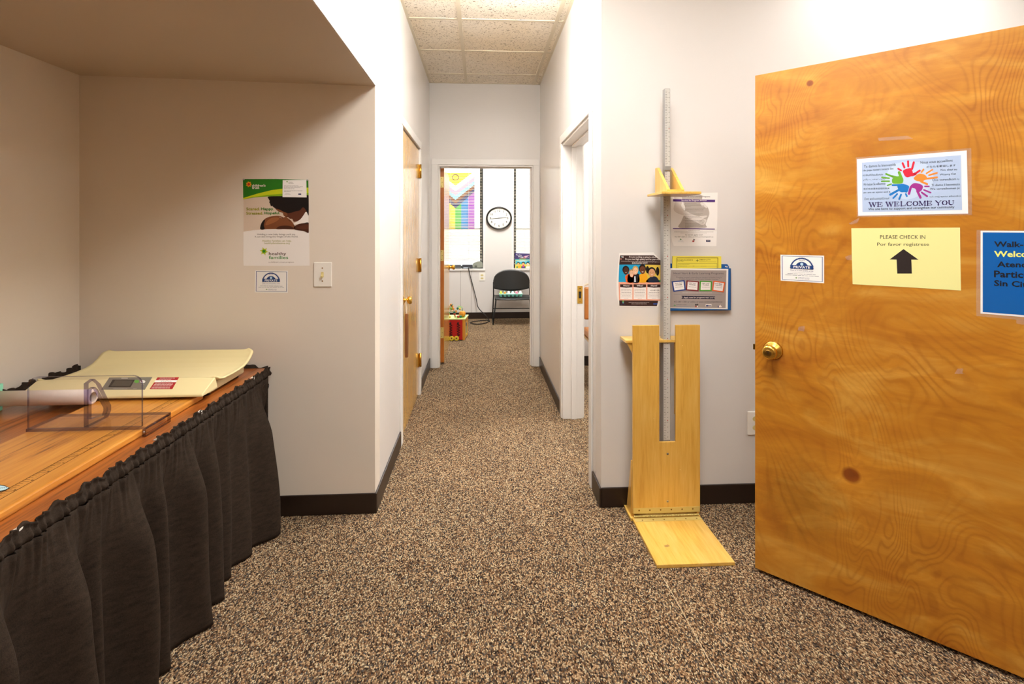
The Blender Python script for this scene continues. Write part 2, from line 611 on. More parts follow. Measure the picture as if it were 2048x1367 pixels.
class Sheet:
    """a flat printed sheet lying on a plane: one mesh, ink in thin layers"""
    def __init__(s, p0, n, tf, step=0.00025, lift=0.0004):
        s.p0, s.n, s.tf, s.step, s.lift = Vector(p0), Vector(n).normalized(), tf, step, lift
        s.mb = MB()
    def P(s, u, v, lay=0.0):
        px, py = s.tf(u, v)
        return onp(px, py, s.p0, s.n) + s.n * (s.lift + lay * s.step)
    def orient(s, vs, fs):
        out = []
        for f in fs:
            a = Vector((0, 0, 0))
            p = [vs[i] for i in f]
            for i in range(1, len(p) - 1):
                a += (p[i] - p[0]).cross(p[i + 1] - p[0])
            out.append(f if a.dot(s.n) > 0 else tuple(f)[::-1])
        return out
    def sheet(s, pts, m, thick=0.0006):
        vs = [s.P(u, v, 0) for u, v in pts]
        bk = [p - s.n * thick for p in vs]
        n = len(vs)
        fs = s.orient(vs, [tuple(range(n))])
        s.mb.add(vs, fs, m)
        s.mb.add(vs + bk, [(i, (i + 1) % n, n + (i + 1) % n, n + i) for i in range(n)], m)
    def poly(s, pts, m, lay=1):
        vs = [s.P(u, v, lay) for u, v in pts]
        s.mb.add(vs, s.orient(vs, [tuple(range(len(vs)))]), m)
    def blob(s, pts, m, lay=1, k=4, ten=0.5):
        n = len(pts)
        out = []
        for i in range(n):
            a, b, c, d = pts[i - 1], pts[i], pts[(i + 1) % n], pts[(i + 2) % n]
            for q in range(k):
                t = q / k
                h1, h2, h3, h4 = 2 * t ** 3 - 3 * t * t + 1, t ** 3 - 2 * t * t + t, -2 * t ** 3 + 3 * t * t, t ** 3 - t * t
                out.append(tuple(h1 * b[j] + h3 * c[j] + ten * (h2 * (c[j] - a[j]) + h4 * (d[j] - b[j])) for j in (0, 1)))
        s.poly([(min(x, s.xmax), y) for x, y in out], m, lay)
    xmax = 1e9
    def rect(s, x0, y0, x1, y1, m, lay=1, slope=0.0):
        dy = slope * (x1 - x0)
        s.poly([(x0, y0), (x1, y0 + dy), (x1, y1 + dy), (x0, y1)], m, lay)
    def ell(s, cx, cy, rx, ry, m, lay=1, n=20, a0=0.0, a1=2 * pi):
        s.poly([(cx + rx * cos(a0 + (a1 - a0) * i / n), cy - ry * sin(a0 + (a1 - a0) * i / n)) for i in range(n + (0 if a1 - a0 > 6.2 else 1))], m, lay)
    def star(s, cx, cy, r, ri, k, m, lay=1, ph=0.0):
        s.poly([(cx + (r if i % 2 == 0 else ri) * cos(ph + pi * i / k), cy + (r if i % 2 == 0 else ri) * sin(ph + pi * i / k)) for i in range(2 * k)], m, lay)
    def cap(s, x0, y0, x1, y1, w, m, lay=1):
        a = atan2(y1 - y0, x1 - x0)
        pts = []
        for k in range(7):
            b = a + pi / 2 + pi * k / 6
            pts.append((x0 + w * cos(b), y0 + w * sin(b)))
        for k in range(7):
            b = a - pi / 2 + pi * k / 6
            pts.append((x1 + w * cos(b), y1 + w * sin(b)))
        s.poly(pts, m, lay)
    def frame(s, pts, w, m, lay=1):
        """outline of a quad, drawn as four bars"""
        n = len(pts)
        for i in range(n):
            (x0, y0), (x1, y1) = pts[i], pts[(i + 1) % n]
            s.cap(x0, y0, x1, y1, w / 2, m, lay)
    def text(s, txt, x0, y0, x1, y1, m, lay=2, bold=0.0, slope=0.0, slope2=None):
        vs, fs = text_geo(txt, bold)
        if not vs:
            return
        s2 = slope if slope2 is None else slope2
        out = []
        for a, b in vs:
            x = x0 + a * (x1 - x0)
            yb = y1 + slope * (x - x0)
            yt = y0 + s2 * (x - x0)
            out.append(s.P(x, yb + b * (yt - yb), lay))
        s.mb.add(out, s.orient(out, fs), m)
    def slab(s, txt, x0, y0, x1, y1, m, lay=2, slope=0.0):
        wid = {'W': 1.25, 'M': 1.2, 'O': 1.05, ' ': 0.45}
        tot = sum(wid.get(c, 1.0) for c in txt)
        x = x0
        h = y1 - y0
        for c in txt:
            w = (x1 - x0) * wid.get(c, 1.0) / tot
            if c in SLAB:
                st, th, se = SLAB[c]
                f = lambda p: (x + p[0] * w, y0 + slope * (x - x0 + p[0] * w) + (1 - p[1]) * h)
                for pl, t in zip(st, th):
                    for i in range(len(pl) - 1):
                        a, b = f(pl[i]), f(pl[i + 1])
                        s.cap(*a, *b, (0.125 if t else 0.055) * h, m, lay)
                for p in se:
                    a, b = f((p[0] - 0.13, 0.045 + 0.91 * p[1])), f((p[0] + 0.13, 0.045 + 0.91 * p[1]))
                    s.cap(*a, *b, 0.05 * h, m, lay)
            x += w
    def fine(s, x0, y, x1, h, m, lay=2, slope=0.0, bold=False):
        """print too small to read: word-length dashes"""
        x = x0
        while x < x1 - h:
            w = random.uniform(1.5, 5.5) * h
            e = min(x + w, x1)
            yy = y + slope * (x - x0)
            s.poly([(x, yy - h * 0.25), (e, yy - h * 0.25 + slope * (e - x)), (e, yy + h * 0.25 + slope * (e - x)), (x, yy + h * 0.25)], m, lay)
            x = e + h * 0.55
    def done(s, name, label, cat, group=None, parent=None):
        return link(name, s.mb, parent, label=label, cat=cat, group=group, recalc=False)

def quadtf(tf, q):
    """unit square (v downwards) onto a quad given in crop coordinates: tl, tr, br, bl"""
    (ax, ay), (bx, by), (cx, cy), (dx, dy) = q
    def g(u, v):
        x = ax * (1 - u) * (1 - v) + bx * u * (1 - v) + cx * u * v + dx * (1 - u) * v
        y = ay * (1 - u) * (1 - v) + by * u * (1 - v) + cy * u * v + dy * (1 - u) * v
        return tf(x, y)
    return g

# ================================================================== THE SETTING
XL, XR, YF, YR, YD, ZC, ZS = -0.5245, 0.607, 2.615, 2.600, 5.33, 2.90, 2.114
XA = -1.924                                   # side wall of the table alcove
YW = 8.25                                     # window wall of the far room

m = MB(); m.box(-2.35, -2.1, -0.06, 3.35, 8.55, 0.0, CARPET); struct('floor', m)
m = MB(); m.box(-2.35, -2.1, ZC, 3.35, 8.55, ZC + 0.06, TILE); ceil = struct('ceiling', m)
g = MB()
for x in (-0.15, 0.54, 1.23, 1.92):
    g.box(x - 0.0135, -2.0, ZC - 0.006, x + 0.0135, YD, ZC, TBAR)
k = -8
while 3.71 + 0.65 * k < YD:
    y = 3.71 + 0.65 * k
    if y > -2.0:
        g.box(XL, y - 0.0125, ZC - 0.005, 3.0 if y < YR else XR, y + 0.0125, ZC, TBAR)
    k += 1
for x in (XL, XR - 0.02):
    g.box(x, YR, ZC - 0.004, x + 0.02, YD, ZC, TBAR)
g.box(XL, YD - 0.022, ZC - 0.004, XR, YD, ZC, TBAR)
for y in (5.98, 6.63, 7.28, 7.93):
    g.box(-2.2, y - 0.0125, ZC - 0.005, 2.6, y + 0.0125, ZC, TBAR)
struct('ceiling_grid', g, ceil)

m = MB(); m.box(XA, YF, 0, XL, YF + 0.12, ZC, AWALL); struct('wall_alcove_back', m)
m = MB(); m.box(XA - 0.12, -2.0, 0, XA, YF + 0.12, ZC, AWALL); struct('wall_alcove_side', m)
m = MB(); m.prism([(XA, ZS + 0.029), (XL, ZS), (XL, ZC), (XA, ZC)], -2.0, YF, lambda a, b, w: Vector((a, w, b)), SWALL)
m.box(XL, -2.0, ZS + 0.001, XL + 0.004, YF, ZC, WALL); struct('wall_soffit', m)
m = MB()
Y0, Y1, ZD = 3.465, 4.455, 2.09
m.box(XL - 0.12, YF + 0.12, 0, XL, Y0, ZC, WALLG)
m.box(XL - 0.12, Y1, 0, XL, YD, ZC, WALLG)
m.box(XL - 0.12, Y0, ZD, XL, Y1, ZC, WALLG)
m.box(XL - 0.14, Y0 - 0.05, 0, XL - 0.12, Y1 + 0.05, ZD + 0.05, WALLG)
struct('wall_left', m)
m = MB()
R0, R1, ZR = 2.85, 3.845, 2.045
m.box(XR, YR + 0.12, 0, XR + 0.15, R0, ZC, WALLG)
m.box(XR, R1, 0, XR + 0.15, YD, ZC, WALLG)
m.box(XR, R0, ZR, XR + 0.15, R1, ZC, WALLG)
struct('wall_right', m)
m = MB(); m.box(XR, YR, 0, 3.2, YR + 0.12, ZC, WALL); struct('wall_front', m)
m = MB(); m.box(3.0, 1.41, 0, 3.12, YR, ZC, WALL); m.box(1.80, 1.30, 0, 3.12, 1.41, ZC, WALL)
m.box(1.80, -2.0, 0, 1.92, 0.40, ZC, RWALL); m.box(1.80, 0.40, 2.06, 1.92, 1.30, ZC, RWALL); m.box(1.92, 0.3, 0, 1.95, 1.35, 2.1, RWALL)
struct('wall_nook', m)
m = MB(); m.box(-2.1, -2.1, 0, 1.95, -2.0, ZC, RWALL); struct('wall_rear', m)
F0, F1, ZF = -0.437, 0.534, 2.065
m = MB()
m.box(-2.3, YD, 0, F0, YD + 0.12, ZC, WALL)
m.box(F1, YD, 0, 3.3, YD + 0.12, ZC, WALL)
m.box(F0, YD, ZF, F1, YD + 0.12, ZC, WALL)
struct('wall_far', m)
m = MB(); m.box(3.2, YR, 0, 3.3, YD, ZC, WALL); struct('wall_side_room', m)
m = MB(); m.box(-2.3, YD + 0.12, 0, -2.2, YW, ZC, WALL); struct('wall_play_left', m)
m = MB(); m.box(2.6, YD + 0.12, 0, 2.7, YW, ZC, WALL); struct('wall_play_right', m)
WIN = ((-1.0, 0.031), (0.52, 1.55))
ZW0, ZW1 = 0.79, 2.66
m = MB()
xs = (-2.3, WIN[0][0], WIN[0][1], WIN[1][0], WIN[1][1], 2.7)
for a, b in ((0, 1), (2, 3), (4, 5)):
    m.box(xs[a], YW, 0, xs[b], YW + 0.24, ZC, WALL)
for a, b in ((1, 2), (3, 4)):
    m.box(xs[a], YW, 0, xs[b], YW + 0.24, ZW0 - 0.03, WALL)
    m.box(xs[a], YW, ZW1, xs[b], YW + 0.24, ZC, WALL)
for x in (-0.32, -0.155, 0.93):                      # panel joints below the windows
    m.box(x - 0.002, YW - 0.0015, 0.1, x + 0.002, YW, ZW0 - 0.03, M('#8a8078', 0.7))
struct('wall_window_side', m)

# baseboards
def baseb(name, boxes):
    m = MB()
    for (x0, y0, x1, y1) in boxes:
        m.box(x0, y0, 0, x1, y1, 0.10, BASE)
    struct(name, m, bevel=0.004)
T = 0.010
baseb('baseboard_alcove', [(XA, YF - T, XL + T, YF)])
baseb('baseboard_left', [(XL, YF, XL + T, Y0 - 0.065), (XL, Y1 + 0.065, XL + T, YD)])
baseb('baseboard_right', [(XR - T, YR - T, XR, R0 - 0.07), (XR - T, R1 + 0.07, XR, YD)])
baseb('baseboard_front', [(XR, YR - T, 3.0, YR)])
baseb('baseboard_window_side', [(-2.2, YW - T, 2.6, YW)])
baseb('baseboard_side_room', [(XR + 0.15, YD - T, 3.2, YD)])

# door casings and jambs
m = MB(); c = 0.013
m.box(XL, Y0 - 0.062, 0, XL + c, Y0 - 0.002, ZD, TRIMW)
m.box(XL, Y1 + 0.002, 0, XL + c, Y1 + 0.062, ZD, TRIMW)
m.box(XL, Y0 - 0.062, ZD + 0.002, XL + c, Y1 + 0.062, ZD + 0.062, TRIMW)
struct('trim_1', m, bevel=0.003)
m = MB()
for x0, x1 in ((XR - c, XR), (XR + 0.15, XR + 0.15 + c)):
    m.box(x0, R0 - 0.06, 0, x1, R0, ZR, TRIMW)
    m.box(x0, R1, 0, x1, R1 + 0.06, ZR, TRIMW)
    m.box(x0, R0 - 0.06, ZR + 0.0005, x1, R1 + 0.06, ZR + 0.06, TRIMW)
m.box(XR - 0.002, R1 - 0.018, 0, XR + 0.152, R1 - 0.0005, ZR - 0.0185, TRIMW)
m.box(XR - 0.002, R0 + 0.0005, 0, XR + 0.152, R0 + 0.018, ZR - 0.0185, TRIMW)
m.box(XR - 0.002, R0 + 0.0005, ZR - 0.018, XR + 0.152, R1 - 0.0005, ZR - 0.0005, TRIMW)
m.box(XR + 0.062, R1 - 0.031, 0, XR + 0.10, R1 - 0.018, ZR - 0.0315, TRIMW)
m.box(XR + 0.062, R0 + 0.018, 0, XR + 0.10, R0 + 0.031, ZR - 0.0315, TRIMW)
m.box(XR + 0.062, R0 + 0.018, ZR - 0.031, XR + 0.10, R1 - 0.018, ZR - 0.018, TRIMW)
tr2 = struct('trim_2', m, bevel=0.003)
m = MB()
m.box(XR + 0.108, R1 - 0.0205, 0.855, XR + 0.146, R1 - 0.018, 0.985, BRASS)
m.box(XR + 0.118, R1 - 0.0215, 0.895, XR + 0.136, R1 - 0.0200, 0.945, DARK)
m.ball((XR + 0.127, R1 - 0.0205, 0.872), 0.004, BRASSD); m.ball((XR + 0.127, R1 - 0.0205, 0.968), 0.004, BRASSD)
struct('strike_plate', m, tr2)
m = MB()
for y0, y1 in ((YD - c, YD), (YD + 0.12, YD + 0.12 + c)):
    m.box(F0 - 0.066, y0, 0, F0, y1, ZF, TRIMW)
    m.box(F1, y0, 0, F1 + 0.066, y1, ZF, TRIMW)
    m.box(F0 - 0.066, y0, ZF + 0.0005, F1 + 0.066, y1, ZF + 0.062, TRIMW)
m.box(F0 + 0.0005, YD - 0.002, 0, F0 + 0.016, YD + 0.122, ZF - 0.0165, TRIMW)
m.box(F1 - 0.016, YD - 0.002, 0, F1 - 0.0005, YD + 0.122, ZF - 0.0165, TRIMW)
m.box(F0 + 0.0005, YD - 0.002, ZF - 0.016, F1 - 0.0005, YD + 0.122, ZF - 0.0005, TRIMW)
m.box(F1 - 0.028, YD + 0.035, 0, F1 - 0.016, YD + 0.07, ZF - 0.0285, TRIMW)
m.box(F0 + 0.016, YD + 0.035, ZF - 0.028, F1 - 0.016, YD + 0.07, ZF - 0.016, TRIMW)
struct('trim_3', m, bevel=0.003)

# ------------------------------------------------------------------ ceiling lamps (above the frame), with added fill for far and side rooms
LAMPFRAME = M('#e9e6de', 0.4)
def troffer(x0, y0, x1, y1, strength, label, drop=0.0):
    t = thing('ceiling_light', ((x0 + x1) / 2, (y0 + y1) / 2, ZC - 0.03), label, 'ceiling light')
    m = MB()
    w = 0.03
    m.box(x0, y0, ZC - 0.03, x1, y0 + w, ZC - 0.001, LAMPFRAME); m.box(x0, y1 - w, ZC - 0.03, x1, y1, ZC - 0.001, LAMPFRAME)
    m.box(x0, y0 + w, ZC - 0.03, x0 + w, y1 - w, ZC - 0.001, LAMPFRAME); m.box(x1 - w, y0 + w, ZC - 0.03, x1, y1 - w, ZC - 0.001, LAMPFRAME)
    link('lamp_frame', m, t)
    m = MB(); m.box(x0 + w, y0 + w, ZC - 0.020 - drop, x1 - w, y1 - w, ZC - 0.006, mat_lamp('lamp_diffuser', strength))
    link('diffuser', m, t)
troffer(0.08, 0.50, 0.76, 1.74, LAMP_NEAR, 'fluorescent ceiling panel over the carpet beside the skirted table')
troffer(1.90, 1.80, 2.56, 2.45, LAMP_DOOR, 'square fluorescent ceiling panel over the open wooden door')
troffer(0.55, -1.6, 1.22, -0.35, LAMP_BACK, 'fluorescent ceiling panel nearest the rear wall of the front room')
troffer(-0.13, 2.60, 0.52, 3.04, LAMP_HALL, 'square fluorescent ceiling panel at the hallway entrance', 0.11)
troffer(0.0, 6.3, 0.65, 7.5, FILL_FAR, 'added unseen fill panel on the ceiling of the windowed room at the hallway end')
troffer(1.6, 3.4, 2.25, 4.65, FILL_SIDE, 'added unseen fill panel on the ceiling of the side room with the tan chair')

# ------------------------------------------------------------------ doors
def knob(mb, org, axis, r=0.028, reach=0.062, mat=None):
    mat = mat or BRASS
    mb.lathe([(0.0, 0), (r * 1.25, 0), (r * 1.3, 0.003), (r * 1.1, 0.009), (r * 0.62, 0.012), (r * 0.45, 0.020), (r * 0.45, reach * 0.45),
              (r * 0.62, reach * 0.52), (r * 0.93, reach * 0.64), (r, reach * 0.78), (r * 0.92, reach * 0.92), (r * 0.7, reach * 0.99), (r * 0.4, reach), (0, reach)], org, axis, mat)

d1 = thing('door_1', (XL, (Y0 + Y1) / 2, 0), 'closed honey birch door in the left hallway wall with a paddle hanging on it', 'door', None, 'structure')
m = MB(); m.box(XL - 0.045, Y0 + 0.006, 0.012, XL - 0.004, Y1 - 0.006, ZD - 0.008, BIRCHH); struct('door_leaf', m, d1, bevel=0.002)
for z in (0.30, 1.105, 1.90):
    m = MB()
    y = Y1 - 0.002
    m.box(XL - 0.003, y - 0.034, z - 0.056, XL + 0.0015, y + 0.004, z + 0.056, BRASS)
    m.tube([(XL + 0.012, y, z - 0.058), (XL + 0.012, y, z + 0.058)], 0.0085, BRASS, 10)
    m.box(XL + 0.001, y - 0.003, z - 0.056, XL + 0.014, y + 0.003, z + 0.056, BRASS)
    struct('hinge', m, d1)
m = MB(); knob(m, (XL - 0.004, 3.545, 0.928), (1, 0, 0), 0.027, 0.064); struct('knob', m, d1)
m = MB(); m.box(XL - 0.0042, Y0 + 0.004, 0.885, XL - 0.002, Y0 + 0.03, 0.97, BRASS); struct('latch_plate', m, d1)

# paddle hanging from the knob of the closed hall door
pd = thing('key_paddle', (XL + 0.028, 3.545, 0.53), 'slim wooden paddle hung by string from the brass knob of the closed hall door', 'key paddle')
m = MB()
PW = mat_grain('paddle_wood', '#44240e', '#7c4a20', '#8c5a2c', 2, 40)
m.prism([(-0.02, 0.545), (0.02, 0.545), (0.024, 0.60), (0.022, 0.80), (0.014, 0.838), (-0.014, 0.838), (-0.022, 0.80), (-0.024, 0.60)], 0.014, 0.034,
        lambda a, b, w: Vector((XL + w, 3.545 + a, b)), PW)
link('paddle_board', m, pd, bevel=0.003)
m = MB()
m.tube([(XL + 0.024, 3.545, 0.82), (XL + 0.020, 3.543, 0.87), (XL + 0.022, 3.532, 0.925), (XL + 0.022, 3.545, 0.943), (XL + 0.022, 3.558, 0.925), (XL + 0.024, 3.547, 0.87), (XL + 0.024, 3.545, 0.82)], 0.0022, M('#efe9dc', 0.8), 6)
link('string', m, pd)

# far door, swung open into the windowed room
DX0, DX1, DY0, DY1 = -0.434, -0.386, 5.462, 6.36
d2 = thing('door_2', (DX0, DY0, 0), 'birch door at the hallway end swung open, its hinge edge facing the hallway', 'door', None, 'structure')
m = MB(); m.box(DX0, DY0, 0.02, DX1, DY1, ZF - 0.018, BIRCHE)
lf = struct('door_leaf', m, d2, bevel=0.002)
m = MB(); m.box(DX1, DY0 + 0.001, 0.021, DX1 + 0.0015, DY1 - 0.001, ZF - 0.019, BIRCHH); struct('veneer_face', m, d2)
for z in (0.33, 1.135, 1.90):
    m = MB()
    m.box(DX0 + 0.003, DY0 - 0.002, z - 0.056, DX1 - 0.003, DY0 + 0.001, z + 0.056, HBRASS)
    m.tube([(DX0 - 0.003, DY0 - 0.004, z - 0.058), (DX0 - 0.003, DY0 - 0.004, z + 0.058)], 0.006, BRASS, 8)
    for dz in (-0.04, 0.0, 0.04):
        m.ball((DX0 + 0.022 + (0.008 if dz == 0 else 0), DY0 - 0.002, z + dz), (0.0045, 0.002, 0.0045), BRASSD, 8, 5)
    struct('hinge', m, d2)
m = MB(); knob(m, (DX1, DY1 - 0.075, 0.955), (1, 0, 0), 0.030, 0.075); struct('knob', m, d2)

# big open door at the right
LW, LT = 0.945, 0.045
d3 = thing('door_3', LEAF, 'large open orange birch door at the right, papered with signs', 'door', None, 'structure')
m = MB()
m.prism([(0, 0.015), (LW, 0.015), (LW, 2.034), (0, 2.034)], -LT, 0, lambda a, b, w: leaf_pt(a, b, w), BIRCH)
struct('door_leaf', m, d3, bevel=0.0015)
kp = onp(1546, 700, leaf_pt(0, 0), LNOR)
m = MB()
knob(m, kp, LNOR, 0.029, 0.062)
kb = struct('knob', m, d3)
m = MB()
m.lathe([(0.012, 0.0605), (0.012, 0.0645), (0.010, 0.066), (0.0, 0.066)], kp, LNOR, BRASSD, 20)
m.box(-0.0012, 0, -0.005, 0.0012, 0.001, 0.005, DARK, lambda p: kp + LDIR * p.x + LNOR * (0.066 + p.y) + Vector((0, 0, p.z)))
struct('key_cylinder', m, kb)
ks = (kp - LEAF).dot(LDIR)
m = MB(); knob(m, leaf_pt(ks, kp.z, -LT), -LNOR, 0.029, 0.062); struct('rear_knob', m, d3)
m = MB()
m.box(-0.012, -0.030, kp.z - 0.011, 0.0, -0.015, kp.z + 0.011, BRASSD, lambda p: leaf_pt(p.x, p.z, p.y))
m.box(-0.0015, -0.036, kp.z - 0.03, 0.001, -0.009, kp.z + 0.03, BRASS, lambda p: leaf_pt(p.x, p.z, p.y))
struct('latch_bolt', m, d3)
for z in (0.25, 1.05, 1.82):
    m = MB(); m.tube([leaf_pt(LW + 0.006, z - 0.05, -LT), leaf_pt(LW + 0.006, z + 0.05, -LT)], 0.008, BRASS, 8)
    struct('hinge', m, d3)

# ------------------------------------------------------------------ windows, blinds, flag
FRAME = M('#3b423f', 0.45)
SLAT = mat_thin('blind_slat', '#d8d0bf', 0.15)
for i, (x0, x1) in enumerate(WIN):
    w = thing('window_%d' % (i + 1), ((x0 + x1) / 2, YW + 0.2, ZW0), ('left' if i == 0 else 'right') + ' dark framed window of the room at the hallway end', 'window', None, 'structure')
    m = MB(); fy0, fy1 = YW + 0.165, YW + 0.215
    m.box(x0, fy0, ZW0, x0 + 0.05, fy1, ZW1, FRAME); m.box(x1 - 0.05, fy0, ZW0, x1, fy1, ZW1, FRAME)
    m.box(x0 + 0.05, fy0, ZW1 - 0.05, x1 - 0.05, fy1, ZW1, FRAME); m.box(x0 + 0.05, fy0, ZW0, x1 - 0.05, fy1, ZW0 + 0.035, FRAME)
    m.box(x0 + 0.05, fy0, 1.405, x1 - 0.05, fy1, 1.43, M('#d6d2c6', 0.5))
    m.box(x0 + 0.0, YW + 0.06, ZW0, x0 + 0.004, fy0, ZW1, FRAME); m.box(x1 - 0.004, YW + 0.06, ZW0, x1, fy0, ZW1, FRAME)
    struct('window_frame', m, w)
    m = MB(); m.box(x0 + 0.05, YW + 0.188, ZW0 + 0.035, x1 - 0.05, YW + 0.192, ZW1 - 0.05, GLASS); struct('pane', m, w)
    m = MB(); m.box(x0 - 0.035, YW - 0.018, ZW0 - 0.03, x1 + 0.035, YW, ZW0, TRIMW); m.box(x0, YW, ZW0 - 0.03, x1, YW + 0.24, ZW0, TRIMW)
    struct('window_sill', m, w, bevel=0.003)
    m = MB()
    for a, b in ((x0 - 0.032, x0), (x1, x1 + 0.032)):
        m.box(a, YW - 0.008, ZW0, b, YW, ZW1 + 0.03, TRIMW)
    m.box(x0, YW - 0.008, ZW1, x1, YW, ZW1 + 0.03, TRIMW)
    struct('window_casing', m, w)
    # venetian blind
    bl = thing('window_blind', ((x0 + x1) / 2, YW + 0.115, ZW1 - 0.03),
               ['white slatted blind with a colourful flag behind it, left of the wall clock', 'white slatted blind right of the wall clock, behind the picture books'][i], 'window blind', 'white slatted window blinds')
    m = MB(); m.box(x0 + 0.008, YW + 0.10, ZW1 - 0.03, x1 - 0.008, YW + 0.13, ZW1 - 0.002, WHITEP); link('headrail', m, bl)
    zb = 0.925 if i == 0 else 0.86
    m = MB()
    z = ZW1 - 0.045
    while z > zb + 0.02:
        yc, tl = YW + 0.115, radians(24)
        hw = 0.0125
        a = Vector((0, -hw * cos(tl), -hw * sin(tl))); 
        p = [(x0 + 0.012, yc - hw * cos(tl), z - hw * sin(tl)), (x1 - 0.012, yc - hw * cos(tl), z - hw * sin(tl)),
             (x1 - 0.012, yc, z + 0.0018), (x0 + 0.012, yc, z + 0.0018),
             (x1 - 0.012, yc + hw * cos(tl), z + hw * sin(tl)), (x0 + 0.012, yc + hw * cos(tl), z + hw * sin(tl))]
        m.add(p, [(0, 1, 2, 3), (3, 2, 4, 5)], SLAT)
        z -= 0.0245
    link('slats', m, bl, recalc=False)
    m = MB(); m.box(x0 + 0.012, YW + 0.103, zb - 0.008, x1 - 0.012, YW + 0.127, zb + 0.004, WHITEP); link('bottom_rail', m, bl)
    m = MB()
    for f in (0.18, 0.5, 0.78):
        x = x0 + (x1 - x0) * f
        for y in (YW + 0.1015, YW + 0.1285):
            m.tube([(x, y, zb), (x, y, ZW1 - 0.03)], 0.0012, WHITEP, 5)
    link('ladder_cords', m, bl)

tf = crop(860, 310, 7.195)
S = Sheet((0, YW + 0.150, 0), (0, -1, 0), tf, step=0.0006, lift=0)
def thin(h): return mat_thin('flag_' + h.lstrip('#'), h, 0.85)
cols = ['#e2382e', '#f0902c', '#f5e050', '#58bf52', '#2f8fd0', '#b35ac0']
xx = [95, 185, 275, 362, 450, 547, 640]
YT = 258
def chev(e, apex, col, lay, e0=None, apex0=None):
    L, R, A = 95, 640, 367
    if e0 is None:
        S.poly([(L, YT), (R, YT), (R, e), (A, apex), (L, e)], thin(col), lay)
    else:
        S.poly([(L, e0), (A, apex0), (R, e0), (R, e), (A, apex), (L, e)], thin(col), lay)
# one layer only where bands meet, so the cloth stays one thickness
def below(x):   # lower edge of the chevron
    return 765 - (765 - 525) * abs(x - 367) / 273
for kk in range(6):
    a, b = xx[kk], xx[kk + 1]
    top = [(a, below(a)), (b, below(b))] if not (a < 367 < b) else [(a, below(a)), (367, 765), (b, below(b))]
    S.poly(top + [(b, 1060), (a, 1060)], thin(cols[kk]), 0)
bands = [(('#f3e04a'), None, None, YT, 440), ('#ffffff', YT, 440, 315, 520), ('#f6b9cf', 315, 520, 370, 580), ('#a9def2', 370, 580, 425, 645), ('#8f5433', 425, 645, 475, 702), ('#3c3f6e', 475, 702, 525, 765)]
S.poly([(130, YT), (604, YT), (367, 440)], thin('#f3e04a'), 0)
S.poly([(95, YT), (130, YT), (367, 440), (604, YT), (640, YT), (640, 315), (367, 520), (95, 315)], thin('#ffffff'), 0)
for c_, e0, a0, e1, a1 in bands[2:]:
    chev(e1, a1, c_, 0, e0, a0)
for kk in range(20):
    a0, a1 = 2 * pi * kk / 20, 2 * pi * (kk + 1) / 20
    S.poly([(367 + r * 1.1 * cos(a), 320 + r * 0.9 * sin(a)) for r, a in ((48, a0), (48, a1), (38, a1), (38, a0))], thin('#8a5ab8'), 1)
S.done('hanging_flag', 'striped rainbow flag with chevrons hanging upright behind the left blind', 'flag')

# ================================================================== THE TABLE ALCOVE
ZT, XT0, XT1, YT0, YT1 = 0.73, -1.885, -1.035, 0.78, 2.595
tb = thing('folding_table', ((XT0 + XT1) / 2, (YT0 + YT1) / 2, 0), 'long brown woodgrain table behind the black skirt in the alcove', 'table')
m = MB(); m.box(XT0, YT0, ZT - 0.022, XT1, YT1, ZT, LAMI); link('tabletop', m, tb, bevel=0.004)
for y in (YT0 + 0.04, YT1 - 0.06):
    m = MB(); m.box(XT0 + 0.04, y, ZT - 0.06, XT1 - 0.04, y + 0.02, ZT - 0.022, DARK); link('apron', m, tb)
for y in (YT0 + 0.22, YT1 - 0.22):
    for x in (XT0 + 0.09, XT1 - 0.10):
        m = MB(); m.tube([(x, y, 0.0), (x, y, ZT - 0.022)], 0.0125, STEEL, 12); link('leg', m, tb)

# black skirt: gathered heading, deep folds
ridges = [(0.93, 0.055, 0.05), (1.02, 0.04, 0.03), (1.14, 0.075, 0.055), (1.345, 0.085, 0.060), (1.455, 0.03, 0.025), (1.585, 0.080, 0.055), (1.72, 0.045, 0.03), (1.885, 0.075, 0.055), (2.03, 0.055, 0.045), (2.17, 0.030, 0.030), (2.30, 0.035, 0.05), (2.44, 0.088, 0.075)]
def fold(y):
    f = 0.0
    for c_, A, w in ridges:
        d = y - c_
        ww = w * (1.15 if d < 0 else 0.55)
        f += 1.5 * A * exp(-(d / ww) ** 2)
    return f - 0.05
gph = [random.uniform(0, 6.28) for _ in range(6)]
def gather(y):
    return 0.5 * sin(y * 265 + 1.6 * sin(y * 23 + gph[0])) + 0.3 * sin(y * 397 + gph[1] + 2 * sin(y * 17)) + 0.25 * sin(y * 83 + gph[2])
SKX = XT1 + 0.008
def skirt_pt(u, v):
    y = YT0 + 0.01 + u * (2.585 - YT0)
    z = ZT - 0.036 - v * (ZT - 0.036 - 0.006)
    g = min(1.0, v / 0.34)
    g = g * g * (3 - 2 * g) * (0.8 + 0.2 * v)
    lean = 0.5 * sin(y * 9 + gph[3]) * v * 0.012
    yy = y + lean
    x = SKX + 0.004 + v * 0.026 + fold(yy) * g * (0.9 + 0.1 * sin(v * 5 + y * 7)) + gather(y) * 0.0075 * exp(-v / 0.07) \
        + 0.006 * sin(y * 41 + v * 6 + gph[4]) * v * (1 - 0.4 * v) + 0.004 * sin(y * 90 + v * 13) * exp(-v / 0.2)
    if u > 0.985:                       # the end turns back to the wall
        k_ = (u - 0.985) / 0.015
        x -= k_ * k_ * (0.05 + fold(yy) * g)
    return Vector((x, y + 0.02 * sin(v * 4 + y * 12) * v * 0.5 if u < 0.985 else min(y, YF - 0.012), z))
m = MB()
m.grid(skirt_pt, 760, 46, FABRIC)
